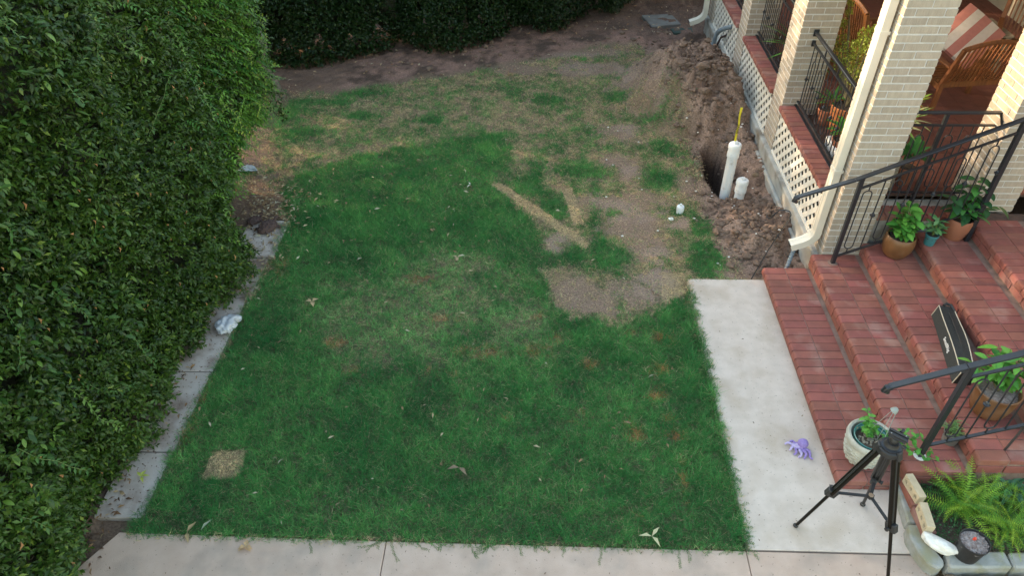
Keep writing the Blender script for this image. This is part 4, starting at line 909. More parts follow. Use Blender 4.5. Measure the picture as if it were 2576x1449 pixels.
# unseen trees added left of frame to shade the lawn and porch
def added_shade_tree(label, x, y, h, r, seed):
    t = thing('added_shade_tree', label, 'tree', (x, y, 0), 'unseen trees added beyond the hedge')
    MB().tube([(x, y, -.1), (x+.05, y, h*.35), (x-.05, y+.1, h*.6), (x, y, h*.85)], [.16, .13, .09, .03], 10).build('trunk', 'bark', t, smooth=True)
    for k in range(6): a = k*1.05; MB().tube([(x, y, h*(.3+.06*k)), (x+math.cos(a)*r*.4, y+math.sin(a)*r*.4, h*(.42+.06*k)), (x+math.cos(a)*r*.8, y+math.sin(a)*r*.8, h*(.5+.06*k))], [.06, .04, .015], 6).build('limb', 'bark', t)
    def pos(n, rg):
        v = unit(rg.normal(0, 1, (n, 3)))*(rg.random((n, 1))**.4); v[:, 0] *= r; v[:, 1] *= r; v[:, 2] *= h*.5; v[:, 2] += h*.52; v *= (1+.25*(fbm(v[:, 0]+9, v[:, 1]+v[:, 2], 1.2, 2, seed)-.5))[:, None]; return v+np.array([x, y, 0])
    a = sprig_cloud(3200, pos, lambda b, rg: unit(b-np.array([x, y, h*.4])), .11, (A1, A2, A3), 7, seed); leaves('crown', *a, parent=t)['kind'] = 'stuff'

for i_, (x_, y_, h_, lab_) in enumerate([(-8.4, 7.6, 5.4, 'directly behind the left hedge'), (-8.2, 9.9, 5.2, 'second behind the left hedge'), (-7.9, 12.2, 5.5, 'level with the tree stump'), (-8.0, 14.4, 5.6, 'nearest the left fence corner'), (-8.6, 16.8, 6.8, 'farthest away past the fence')]):
    added_shade_tree('added unseen shade tree '+lab_, x_, y_, h_+.7, 1.8, 401+i_)
# ------------------------------------------------------------------ pots and plants
def potbody(t, c, prof, m, soilz, soilr, n=36, soil='potsoil', mtx=None, name='pot'):
    MB().lathe(prof, c, n, mtx).build(name, m, t, smooth=True)
    mb = MB(); ring = [(soilr*math.cos(2*math.pi*j/24), soilr*math.sin(2*math.pi*j/24)) for j in range(24)]
    mb.lathe([(soilr, soilz-.02), (soilr, soilz), (soilr*.6, soilz+.006), (.01, soilz+.008)], c, 24, mtx, .003); mb.build('soil', soil, t)
def open_prof(outer, th, depth_z):
    """outer: [(r,z)] bottom to rim; returns closed wall profile with an inner face down to depth_z"""
    r, z = outer[-1]; inner = [(rr-th, zz) for rr, zz in reversed(outer) if zz > depth_z+.004]+[(float(np.interp(depth_z, [q[1] for q in outer], [q[0] for q in outer]))-th, depth_z)]
    return [(outer[0][0]*.6, outer[0][1])]+outer+[(r-th*.4, z+th*.35)]+inner
def leafy(t, c, stems, ln, wd, cols, per, seed, droop=.2, up=.6, lm='leaf_mesh', spread=.5, stem_m='greenstem', pair=False):
    rr = random.Random(seed); ms = [leafmesh('leaf', ln, wd, cc) for cc in cols]
    for (dx, dy, h) in stems:
        b = Vector(c); top = b+Vector((dx, dy, h)); mid = b+Vector((dx*.35, dy*.35, h*.6)); pts = [b, mid, top]
        MB().tube(pts, [.006, .0045, .002], 6).build('stem', stem_m, t, smooth=True)
        for k in range(per):
            s = .3+.7*(k+.5)/per; p = b.lerp(mid, s/.6) if s < .6 else mid.lerp(top, (s-.6)/.4); a = 2.4*k+rr.uniform(-.5, .5)
            d = Vector((math.cos(a), math.sin(a), up+rr.uniform(-.5, .3)-droop)); putleaf(rr.choice(ms), t, p+Vector((math.cos(a), math.sin(a), .2))*ln*.12, d, (rr.uniform(-.3, .3), rr.uniform(-.3, .3), 1), rr.uniform(.7, 1.2))
G_BR = [(.08, .26, .04), (.06, .21, .035), (.12, .32, .05)]; G_DK = [(.02, .075, .025), (.03, .10, .03), (.025, .085, .03)]
def potted(label, cat='potted plant', c=(0, 0, 0), group='potted plants on the stairs'): return thing('potted_plant', label, cat, c, group)
# brown glazed bowl with bright leaves
c = (3.655, 5.945, .417); t = potted('brown glazed round pot of bright green leaves on the stairs by the far railing', c=c)
pr1 = open_prof([(.085, 0), (.115, .03), (.142, .09), (.152, .15), (.150, .20), (.140, .25)], .014, .19)
potbody(t, c, pr1, 'glaze', .215, .13)
leafy(t, (c[0], c[1], c[2]+.22), [(0, .02, .34), (-.10, -.03, .20), (-.07, .05, .28), (.08, -.02, .24), (.05, .06, .32), (.12, .03, .15), (-.12, .0, .12), (0, -.08, .12), (.03, -.02, .20), (-.03, .03, .38)], .105, .060, G_BR, 12, 3, up=.5)
# small teal pot
c = (3.945, 5.93, .572); t = potted('small teal plastic pot of soft grey green leaves beside the brown pot', c=c)
potbody(t, c, open_prof([(.047, 0), (.055, .07), (.060, .105), (.064, .106), (.064, .125)], .004, .08), 'teal', .10, .056, 24)
leafy(t, (c[0], c[1], c[2]+.10), [(0, 0, .2), (-.06, .02, .16), (.06, -.02, .13), (.02, .05, .20), (-.03, -.05, .10), (.08, .03, .12)], .085, .036, [(.10, .24, .08), (.14, .27, .11)], 8, 5)
# terracotta pot with dark leaves
c = (4.24, 6.06, .572); t = potted('terracotta pot of large dark leaves with long stems below the sunlit pillar', c=c)
potbody(t, c, open_prof([(.088, 0), (.102, .05), (.118, .12), (.124, .20), (.118, .235)], .012, .17), 'terra', .20, .106)
leafy(t, (c[0], c[1], c[2]+.2), [(-.05, .03, .42), (.06, .02, .40), (-.22, .0, .30), (.10, -.05, .28), (.26, -.06, .22), (0, .05, .50), (.04, -.10, .14), (-.08, -.02, .25), (.16, .04, .34)], .135, .074, G_DK+[(.06, .20, .04)], 11, 8, up=.3, stem_m='stem')
# big brown pot by near railing
b_ = at(2497, 1066, .416); c = (b_.x, b_.y+.13, .417); t = potted('large brown clay pot of long glossy leaves behind the near handrail', c=c)
potbody(t, c, open_prof([(.10, 0), (.135, .04), (.155, .13), (.162, .21), (.168, .27)], .016, .20), 'glaze', .235, .146, 36, 'bark_chip')
leafy(t, (c[0], c[1], c[2]+.235), [(-.16, .10, .30), (.02, .14, .34), (-.25, .14, .22), (.12, .12, .32), (.2, .05, .28), (.04, .02, .40), (-.08, .16, .38), (.22, .16, .35), (-.1, 0, .25)], .12, .062, G_BR, 11, 12, up=.25, stem_m='stem')
# small grey pot with trailing succulent
b_ = at(2388, 1125, .261); c = (b_.x+.02, b_.y+.06, .262); t = potted('small grey pot of grassy succulent at the foot of the near railing post', c=c)
potbody(t, c, open_prof([(.055, 0), (.065, .08), (.075, .12)], .006, .09), 'slabgrey', .105, .067, 24)
leafy(t, (c[0], c[1], c[2]+.1), [(random.uniform(-.1, .1), random.uniform(-.1, .1), random.uniform(.05, .11)) for i in range(16)], .04, .008, [(.09, .20, .06), (.13, .24, .08)], 6, 14)
# woven planter on the bottom step
c = (2.665, 3.635, .107); t = potted('pale basket weave planter holding a green glazed pot on the bottom step', c=c)
prw = open_prof([(.105, 0), (.125, .02), (.152, .10), (.165, .18), (.158, .215), (.178, .235), (.184, .26), (.180, .285)], .028, .05)
MB().lathe(prw, c, 40).build('basket_planter', 'wicker', t, smooth=True)
wv = MB()
for r_ in range(8):
    z = .025+r_*.022; rad = np.interp(z, [0, .02, .10, .18, .215], [.108, .125, .152, .165, .158]); n = 28
    for j in range(n):
        if (j+r_) % 2: continue
        a0 = 2*math.pi*j/n; a1 = 2*math.pi*(j+1)/n; wv.tube([(c[0]+(rad-.003)*math.cos(a0), c[1]+(rad-.003)*math.sin(a0), c[2]+z), (c[0]+(rad+.004)*math.cos((a0+a1)/2), c[1]+(rad+.004)*math.sin((a0+a1)/2), c[2]+z+.004), (c[0]+(rad-.003)*math.cos(a1), c[1]+(rad-.003)*math.sin(a1), c[2]+z)], .0095, 5)
wo_ = wv.build('woven_strands', 'wicker', t, smooth=True); wo_['kind'] = 'stuff'
c2 = (c[0]+.012, c[1]+.005, c[2]+.06)
potbody(t, c2, open_prof([(.10, 0), (.115, .10), (.130, .19), (.138, .195), (.138, .215)], .009, .15), 'tealglaze', .165, .122, 32, name='inner_pot')
leafy(t, (c2[0]-.02, c2[1]+.03, c2[2]+.16), [(-.07, .04, .30), (.02, .03, .16), (.05, .0, .12), (-.02, -.02, .13), (.0, .06, .12), (-.05, .03, .20)], .045, .027, G_BR, 18, 20, up=.4)
leafy(t, (c2[0]+.06, c2[1], c2[2]+.17), [(.30, -.06, .10), (.38, -.12, .02), (.22, -.02, .14), (.42, -.18, -.02)], .045, .028, G_BR, 20, 21, up=.4)
mb = MB()
for i in range(46):
    a = random.uniform(0, 6.28); r_ = random.uniform(0, .10); mb.blob((c2[0]+r_*math.cos(a), c2[1]+r_*math.sin(a), c2[2]+.175), (.012, .012, .010), 1, .25, i)
mb.build('dried_rosettes', 'greywood', t)
t = thing('wire_ornament', 'small grey wire ornament with bell shaped cap above the woven planter', 'garden ornament', c)
tp = Vector(atY(2255, 1030, 3.66)); q = Vector((c2[0]+.05, c2[1], c2[2]+.17))
MB().tube([q, tp+Vector((-.01, 0, 0))], .0025, 5).tube([q+Vector((.04, -.02, 0)), tp+Vector((.01, 0, 0))], .0025, 5).tube([q+Vector((-.1, .02, .05)), tp+Vector((-.02, 0, .0))], .002, 5).tube([q+Vector((-.02, -.05, 0)), q+Vector((.06, -.06, .06)), q+Vector((.1, -.03, .03))], .004, 5).build('wires', 'greenwire', t)
MB().lathe([(.030, -.03), (.026, -.01), (.016, .008), (.003, .014)], tp, 14, Matrix.Rotation(R(35), 4, 'Y')).build('cap', 'greenwire', t, smooth=True)
# ------------------------------------------------------------------ tripod
t = thing('tripod', 'black camera tripod standing on the concrete path beside the stairs', 'tripod', (2.36, 2.98, 0))
hub = Vector((2.335, 2.97, 1.13)); feet = [Vector((2.01, 3.05, .012)), Vector((2.585, 3.25, .012)), Vector((2.555, 2.61, .012))]
cen = Vector((2.385, 2.97, .56))
for i, f in enumerate(feet):
    d = (f-hub).normalized(); sd = d.cross(Vector((0, 0, 1))).normalized(); r0 = hub+Vector((f.x-hub.x, f.y-hub.y, 0)).normalized()*.05; dd = (f-r0); kn = r0+dd*.54
    for o_ in (-.020, .020): MB().tube([r0+sd*o_, kn+sd*o_], .0155, 10).build('upper_leg_tube', 'tripod', t, smooth=True)
    MB().tube([r0, kn], .013, 8).build('upper_leg_web', 'blackplastic', t)
    MB().tube([r0+dd*.50, f], .0125, 10).build('lower_leg', 'tripod', t, smooth=True)
    MB().bar(kn-d*.03, kn+d*.04, .045, .078).build('leg_clamp', 'blackplastic', t, bevel=.006)
    MB().tube([kn+sd*.02, kn+sd*.055], [.010, .015], 10).build('clamp_knob', 'blackplastic', t, smooth=True)
    MB().bar(r0-d*.02, r0+d*.05, .045, .07).build('leg_joint', 'blackplastic', t, bevel=.006)
    MB().blob(f+Vector((0, 0, .006)), (.021, .021, .017), 2, 0).build('foot', 'blackplastic', t, smooth=True)
    MB().tube([f-d*.03, f-d*.022], .0125, 10).build('silver_ring', 'silver', t, smooth=True)
    MB().bar(cen, kn, .022, .008).build('spreader_arm', 'blackplastic', t)
MB().lathe([(.026, -.012), (.026, .012)], cen, 6).build('spreader_hub', 'blackplastic', t); MB().lathe([(.019, .012), (.019, .016), (.011, .016), (.011, .0125)], cen, 6).build('hub_ring', 'bronze', t)
MB().lathe([(.035, -.06), (.055, -.05), (.078, -.03), (.081, .0), (.076, .012), (.056, .02), (.044, .04), (.038, .06)], hub+Vector((0, 0, .0)), 28).build('shoulder', 'blackplastic', t, smooth=True)
MB().lathe([(.066, .016), (.066, .030), (.034, .036)], hub, 24).build('bowl_ring', 'black', t, smooth=True)
for a in (2.5, 5.2): MB().tube([hub+Vector((math.cos(a)*.07, math.sin(a)*.07, -.02)), hub+Vector((math.cos(a)*.085, math.sin(a)*.085, -.02))], .016, 12).build('pale_badge', 'piping', t, smooth=True)
MB().blob(hub+Vector((.0, 0, .08)), (.030, .030, .034), 2, 0).build('ball_head', 'blackplastic', t, smooth=True)
rz = Matrix.Translation(hub+Vector((.012, .0, .125))) @ Matrix.Rotation(R(-32), 4, 'Z') @ Matrix.Rotation(R(6), 4, 'Y')
MB().box((-.055, -.030, -.014), (.055, .030, .0), rz).build('head_base', 'blackplastic', t, bevel=.003)
MB().box((-.062, -.026, .001), (.062, -.008, .014), rz).box((-.062, .008, .001), (.062, .026, .014), rz).box((-.062, -.0085, .001), (.062, .0085, .006), rz).build('quick_plate', 'blackplastic', t)
for x in (-.045, .042): MB().lathe([(.004, .0), (.004, .018), (.001, .019)], (0, 0, 0), 10, rz @ Matrix.Translation((x, .017 if x > 0 else -.017, 0))).build('screw', 'silver', t)
MB().tube([hub+Vector((.05, .04, .11)), hub+Vector((.075, .06, .11))], .012, 10).tube([hub+Vector((.04, -.04, .07)), hub+Vector((.06, -.06, .07))], .012, 10).build('head_knobs', 'blackplastic', t, smooth=True)
# ------------------------------------------------------------------ toy octopus
c = at(2020, 1116, .055); t = thing('toy_octopus', 'purple crocheted toy octopus lying on the concrete path', 'toy', (c.x, c.y, 0))
MB().blob(c, (.045, .043, .043), 3, .015).build('head', 'purple', t, smooth=True)
arms = [(-1, .18, .11), (-1, -.25, .09), (-.8, -.7, .09), (-.45, -1, .095), (.0, -1, .10), (.45, -1, .115), (-.9, .5, .07)]
for i, (dx, dy, l) in enumerate(arms):
    d = Vector((dx, dy, 0)).normalized(); s = Vector((-d.y, d.x, 0)); st_ = Vector((c.x, c.y, .03))+d*.03; pts = []; rs = []
    for k in range(9): u = k/8; pts.append(st_+d*(l*u)+s*.012*math.sin(u*7+i)+Vector((0, 0, -.015*u+.006*math.sin(u*9+i)))); rs.append(.017*(1-u*.55))
    MB().tube(pts, rs, 8).build('arm', 'lilac' if i in (0, 1, 3) else 'purple', t, smooth=True)
MB().blob((c.x-.055, c.y-.05, .035), (.007, .007, .007), 1, 0).build('eye', 'blackplastic', t)
# ------------------------------------------------------------------ carrying bag
t = thing('carrying_bag', 'long black zipped case with cream piping lying on the stairs', 'bag', (3.6, 4.6, .417))
A_ = Vector((3.675, 5.03, .418)); B_ = Vector((3.515, 4.19, .418)); ax = (B_-A_).normalized(); Lb = (B_-A_).length; rt = Vector((-ax.y, ax.x, 0)); 
if rt.x < 0: rt = -rt
up = Vector((0, 0, 1)); secs = []; nS = 11; mb = MB(); gm = MB()
def bagpt(u, v, w): # u 0..1 length, v 0..1 width, w 0..1 height
    sag = 1-.10*math.sin(math.pi*u)*0; p = A_+ax*(u*Lb)+rt*(v*.15+w*.022*(1-v)+.010*math.sin(u*5)*v)+up*(w*.135*(1-.12*math.sin(u*6+1)*(.5+v*.5))); return p
for i in range(nS):
    u = i/(nS-1); e = 0 if i in (0, nS-1) else 1
    for v, w in ((0, 0), (0, 1), (.5, 1.04), (1, .98), (1, 0)): mb.v.append(bagpt(u, v, w))
for i in range(nS-1):
    for j in range(1, 5): a = i*5+j; b = i*5+(j+1) % 5; mb.f.append((a, b, b+5, a+5))
mb.f.append((0, 1, 2, 3, 4)); mb.f.append(tuple((nS-1)*5+k for k in (4, 3, 2, 1, 0)))
mb.build('bag_body', 'bagcloth', t)
gm = MB()
for i in range(nS): gm.v += [bagpt(i/(nS-1), 0, 0), bagpt(i/(nS-1), 0, 1)]
for i in range(nS-1): gm.f.append((2*i, 2*i+2, 2*i+3, 2*i+1))
gm.build('front_panel', 'baggrey', t)
MB().tube([bagpt(0, 0, 0)]+[bagpt(i/(nS-1), 0, 1) for i in range(nS)]+[bagpt(1, 0, 0)], .0042, 6).build('piping', 'piping', t, smooth=True)
MB().tube([bagpt(i/(nS-1), 1, .98) for i in range(nS)], .0042, 6).build('piping', 'piping', t, smooth=True)
MB().tube([bagpt(.0, .3, 1.05), bagpt(-.03, .5, 1.1), bagpt(-.02, .8, 1.1), bagpt(.05, .95, 1.0)], .014, 8).build('carry_handle', 'blackplastic', t, smooth=True)
MB().tube([bagpt(.1, .5, 1.06), bagpt(.5, .5, 1.06), bagpt(.9, .5, 1.06)], .004, 6).build('zip', 'blackplastic', t)
nn = (bagpt(.5, 0, 1)-bagpt(.5, 0, 0)).normalized(); xd = (bagpt(.8, 0, .5)-bagpt(.4, 0, .5)).normalized(); zd = xd.cross(nn); zd = zd if zd.x < 0 else -zd
p0 = bagpt(.55, 0, .55)+zd*.006; mt = Matrix((xd, nn, xd.cross(nn))).transposed().to_4x4(); mt.translation = p0
text('SmallRig', .052, 'printed_name', 'capwhite', t, mt, .0012)
# ------------------------------------------------------------------ garden bed at lower right
gb = MB().prism([(2.86, 2.74), (4.6, 2.74), (4.6, 3.398), (2.86, 3.398)], -.1, .07).build('bed_soil', 'potsoil'); gb['kind'] = 'structure'
t = thing('garden_curb', 'curved weathered concrete curb around the lower right garden bed', 'curb', (2.85, 3.0, 0))
MB().prism([(2.835, 3.045), (2.86, 3.30), (2.87, 3.40), (2.99, 3.40), (2.94, 3.30), (2.92, 3.04)], -.02, .10).build('curb_block', 'curb', t, bevel=.012)
MB().prism([(2.825, 3.03), (2.795, 2.93), (2.815, 2.80), (2.845, 2.71), (2.90, 2.675), (2.95, 2.69), (2.972, 2.74), (2.95, 2.80), (2.925, 2.90), (2.93, 3.025)], -.02, .115).build('curb_block', 'curb', t, bevel=.012)
for i in range(4):
    x = 2.985+i*.46; MB().prism([(x, 2.68+i*.012), (x+.45, 2.69+i*.012), (x+.45, 2.82+i*.012), (x+.01, 2.80+i*.012)], -.02, .125).build('curb_block', 'curb', t, bevel=.014)
for i, (ya, yb, x, lab) in enumerate([(3.16, 3.395, 2.885, 'red brick under the farther cored buff brick'), (2.925, 3.152, 2.88, 'red brick under the nearer cored buff brick')]):
    o = MB().box((x, ya, .10), (x+.10, yb, .165)).build('red_brick', 'red', None, bevel=.008); tag(o, lab, 'brick')
def cored(cx, cy, z, rot, label):
    t = thing('cored_brick', label, 'brick', (cx, cy, z), 'buff cored bricks on the curb')
    mb = MB(); L, H, T = .205, .092, .058; N_ = 16; base = {}
    for sx in (-1, 1):
        for j in range(3):
            cy_ = -L/2+L*(j+.5)/3; hw, hh = L/6, H/2; st_ = len(mb.v)
            for k in range(N_):
                a = 2*math.pi*k/N_; ca, sa = math.cos(a), math.sin(a); m_ = max(abs(ca), abs(sa)); mb.v.append(Vector((sx*T/2, cy_+.017*ca, .017*sa))); mb.v.append(Vector((sx*T/2, cy_+hw*ca/m_, hh*sa/m_)))
            for k in range(N_): q = (k+1) % N_; f = (st_+2*k, st_+2*k+1, st_+2*q+1, st_+2*q); mb.f.append(f if sx > 0 else f[::-1])
            base[(sx, j)] = st_
    for j in range(3):
        a0, b0 = base[(-1, j)], base[(1, j)]
        for k in range(N_): q = (k+1) % N_; mb.f.append((a0+2*k, b0+2*k, b0+2*q, a0+2*q))
    mb.add([(-T/2, -L/2, -H/2), (T/2, -L/2, -H/2), (T/2, L/2, -H/2), (-T/2, L/2, -H/2), (-T/2, -L/2, H/2), (T/2, -L/2, H/2), (T/2, L/2, H/2), (-T/2, L/2, H/2)], ((0, 3, 2, 1), (4, 5, 6, 7), (0, 1, 5, 4), (2, 3, 7, 6)))
    # striations on the top face
    for k in range(22): y = -L/2+.006+k*L/22; mb.box((-T/2+.002, y, H/2-.001), (T/2-.002, y+.005, H/2+.0016))
    mx = Matrix.Translation((cx, cy, z+H/2)) @ Matrix.Rotation(rot, 4, 'Z'); mb.v = [mx @ v for v in mb.v]; mb.build('brick_body', 'holebrick', t)
cored(2.925, 3.275, .165, R(7), 'farther buff cored brick standing on edge at the bed corner')
cored(2.912, 3.022, .165, R(-6), 'nearer buff cored brick standing on edge beside the white stone')
o = MB().blob((2.955, 2.835, .165), (.125, .055, .052), 3, .13, 3, Matrix.Rotation(R(-36), 4, 'Z')).build('white_stone', 'white', smooth=False); tag(o, 'long white rough stone lying on the curb beside the black pot', 'stone')
for i in range(5):
    o = MB().blob((3.0+.13*i, 2.63-.01*(i % 2), .02), (.07, .045, .045), 2, .2, 30+i).build('edging_rock', 'rock'); tag(o, 'brown edging rock under the curb, '+['first', 'second', 'third', 'fourth', 'fifth'][i]+' from the rounded curb end', 'rock', 'edging rocks')
c = (3.135, 2.785, .125); t = potted('black plastic nursery pot full of bark chips with a red tag', c=c, group='potted plants on the stairs')
potbody(t, c, open_prof([(.080, 0), (.092, .12), (.098, .16), (.101, .161), (.102, .18)], .004, .14), 'blackplastic', .160, .094, 32, 'bark_chip')
cb = MB(); 
for i in range(150):
    a = random.uniform(0, 6.28); r_ = .09*math.sqrt(random.random()); p = Vector((c[0]+r_*math.cos(a), c[1]+r_*math.sin(a), c[2]+.168)); d = Vector((random.uniform(-1, 1), random.uniform(-1, 1), random.uniform(-.2, .4))).normalized(); cb.bar(p-d*.007, p+d*.007, .006, .003)
cb.build('bark_chips', 'bark_chip', t)['kind'] = 'stuff'
MB().blob((c[0], c[1]+.015, c[2]+.19), (.013, .011, .016), 2, .2, 2).build('red_tag', 'red_dot', t)
# ferns
def frondmesh(name, L, col1, col2, n=34, W=.055, arch=.5):
    n = int(n*.72); W *= 1.05
    V, F, C = [], [], []; rr = random.Random(hash(name) % 999)
    pts = []
    for i in range(n+1): s = i/n; a = 1.15-arch*2.3*s; pts.append((s, a))
    x = 0; z = 0; P = []
    for i, (s, a) in enumerate(pts): P.append((x, z)); x += math.cos(a)*L/n; z += math.sin(a)*L/n
    for i in range(1, n):
        s = i/n; w = W*(math.sin(math.pi*min(1, (s*.86+.14)))**.7)*(1-.3*s); y0, z0 = P[i]; y1, z1 = P[min(i+1, n)]
        for sg in (-1, 1):
            b = len(V); dz = rr.uniform(-.2, .2)*w; V += [(0, y0, z0), (0, y1*.6+y0*.4, z1*.6+z0*.4), (sg*w, y1+.002, z1*.6+z0*.4+dz), (sg*w*.5, y0-.001+(y1-y0)*1.2, z0+.1*w)]
            F.append((b, b+3, b+2, b+1) if sg > 0 else (b, b+1, b+2, b+3)); k = rr.uniform(.8, 1.2); t_ = s; C += [[(col1[q]*(1-t_)+col2[q]*t_)*k for q in range(3)]]*4
    me = D.meshes.new(name); me.from_pydata(V, [], F); a = me.attributes.new('col', 'FLOAT_COLOR', 'POINT'); a.data.foreach_set('color', [v for c_ in C for v in (*c_, 1)]); me.materials.append(M['leaf']); return me
fm = [frondmesh('frond', .42, (.10, .27, .02), (.25, .40, .03), 36), frondmesh('frond', .38, (.05, .18, .02), (.10, .28, .03), 34, .05, .6), frondmesh('frond', .44, (.14, .30, .02), (.32, .44, .04), 38, .055, .75), frondmesh('frond', .34, (.05, .16, .03), (.09, .24, .035), 30, .045, .75)]
def fern(label, px, py, z, n, sc, seed, spread=.06):
    c = at(px, py, z); t = thing('fern', label, 'fern', (c.x, c.y, .07), 'ferns in the garden bed'); rr = random.Random(seed)
    for i in range(n):
        a = 2.4*i+rr.uniform(-.4, .4); o = D.objects.new('frond', rr.choice(fm)); s = sc*rr.uniform(.65, 1.1); 
        if math.sin(a) < -.2: s *= .85
        o.rotation_euler = (rr.uniform(-.75, .15)+(.5 if i % 4 == 0 else 0), rr.uniform(-.35, .35), a-math.pi/2); o.scale = (s, s, s); o.location = (rr.uniform(-spread, spread), rr.uniform(-spread, spread), rr.uniform(0, .06)); link(o, t)
fern('large bright fern spreading over the bed behind the cored bricks', 2425, 1275, .12, 66, 1.12, 1, .10)
fern('bright fern in the bed beside the black nursery pot', 2520, 1330, .10, 56, 1.0, 2, .10)
fern('fern at the right picture edge beside the toothed strap plant', 2600, 1290, .12, 44, 1.0, 3, .08)
fern('small fern against the stair end below the white collared post', 2400, 1215, .12, 26, .8, 4)
t = thing('strap_plant', 'dark green plant with broad curved toothed leaves by the stair end', 'plant', tuple(at(2535, 1235, .1)))
c = at(2535, 1235, .1)
for i in range(9):
    a = i*.7+.3; ln = random.uniform(.20, .30); V = []; F = []; n = 9
    for k in range(n+1):
        s = k/n; w = .026*math.sin(math.pi*(s*.8+.12)); r_ = ln*(s*.85); z = ln*(1.1*s-.9*s*s)*1.1; tooth = .004*((k % 2)*2-1)
        V += [(-w-tooth, r_, z+.012), (0, r_, z), (w+tooth, r_, z+.012)]
    for k in range(n): F += [(3*k, 3*k+1, 3*k+4, 3*k+3), (3*k+1, 3*k+2, 3*k+5, 3*k+4)]
    me = D.meshes.new('leaf'); me.from_pydata(V, [], F); at_ = me.attributes.new('col', 'FLOAT_COLOR', 'POINT'); at_.data.foreach_set('color', [v for q in range(len(V)) for v in ((.10, .24, .12, 1) if q % 3 != 1 else (.035, .12, .06, 1))]); me.materials.append(M['leaf'])
    o = D.objects.new('leaf', me); o.rotation_euler = (0, 0, a); link(o, t)
P, Dd, L = [], [], []
for i in range(2600):
    x = random.uniform(2.95, 4.3); y = random.uniform(2.83, 3.38); z = .07+random.uniform(0, .09); a = random.uniform(0, 6.28); P.append((x, y, z)); Dd.append((math.cos(a), math.sin(a), random.uniform(-.2, .5))); L.append(random.uniform(.012, .026))
o = leaves('ground_cover', P, Dd, np.tile((0, 0, 1.), (len(P), 1))+RNG.normal(0, .3, (len(P), 3)), L, np.array(L)*.6, np.array([.03, .10, .03])*RNG.uniform(.5, 1.6, (len(P), 1)), 'leaf'); tag(o, kind='stuff', label='dark low ground cover under the ferns', cat='ground cover')
# ------------------------------------------------------------------ plastic bag, wrapper, turtles
c = at(568, 815, .05); bm = bmesh.new(); bmesh.ops.create_icosphere(bm, subdivisions=4, radius=1)
for v in bm.verts:
    p = v.co.copy(); k = 1+.22*(math.sin(p.x*7+1)*math.sin(p.y*6+2))+.10*math.sin(p.z*11+p.x*9)+.07*math.sin(p.y*17+p.x*13); dent = .45*math.exp(-((p.x-.1)**2+(p.y+.1)**2)/.06)*(p.z > 0)
    v.co = Vector((p.x*.095*k, p.y*.12*k, max(p.z*.05*(k-dent*1.5), -.04)))
    if p.x > .3 and p.y > .4: v.co += Vector((.05, .02, 0))
me = D.meshes.new('plastic_bag'); bm.to_mesh(me); bm.free(); me.materials.append(M['plasticbag']); me.polygons.foreach_set('use_smooth', [True]*len(me.polygons))
o = link(D.objects.new('plastic_bag', me)); o.location = (c.x, c.y, .045); tag(o, 'crumpled white plastic bag on the side walk under the hedge', 'plastic bag')
c = at(624, 420, .05); o = MB().blob((c.x, c.y, .03), (.10, .06, .025), 3, .35, 8).build('crumpled_wrapper', 'wrapper'); tag(o, 'crumpled blue grey wrapper on the grass at the hedge foot', 'litter')
def turtle(label, px, py, L, ang, m):
    c = at(px, py, .04); t = thing('turtle_ornament', label, 'garden ornament', (c.x, c.y, 0), 'turtle ornaments'); mx = Matrix.Translation((c.x, c.y, .03)) @ Matrix.Rotation(ang, 4, 'Z')
    MB().blob((0, 0, 0), (L, L*.72, L*.50), 3, .02, 1, mx, -.01).build('shell', m, t)
    mb = MB()
    for i in range(19):
        a = i*2.4; r_ = .85*math.sqrt(i/19); x = r_*math.cos(a); y = r_*math.sin(a); z = math.sqrt(max(0, 1-x*x-y*y)); mb.blob((0, 0, 0), (L*.17, L*.14, L*.05), 1, .05, i, mx @ Matrix.Translation((x*L*.98, y*L*.70, z*L*.50)))
    mb.build('scutes', m, t)
    MB().tube([mx @ Vector((L*.8, 0, .02)), mx @ Vector((L*1.15, 0, .05)), mx @ Vector((L*1.35, 0, .055))], [L*.14, L*.13, L*.15], 8).build('head', m, t, smooth=True)
    for sx, sy in ((.6, 1), (.6, -1), (-.6, 1), (-.6, -1)): MB().tube([mx @ Vector((sx*L, sy*L*.5, .01)), mx @ Vector((sx*L*1.2, sy*L*.92, -.02))], [L*.13, L*.10], 6).build('foot', m, t, smooth=True)
turtle('larger brown iron turtle ornament on the side walk among dry leaves', 672, 570, .135, R(60), 'rustbrown')
turtle('smaller brown iron turtle ornament beside the hedge', 640, 553, .09, R(40), 'rustbrown')
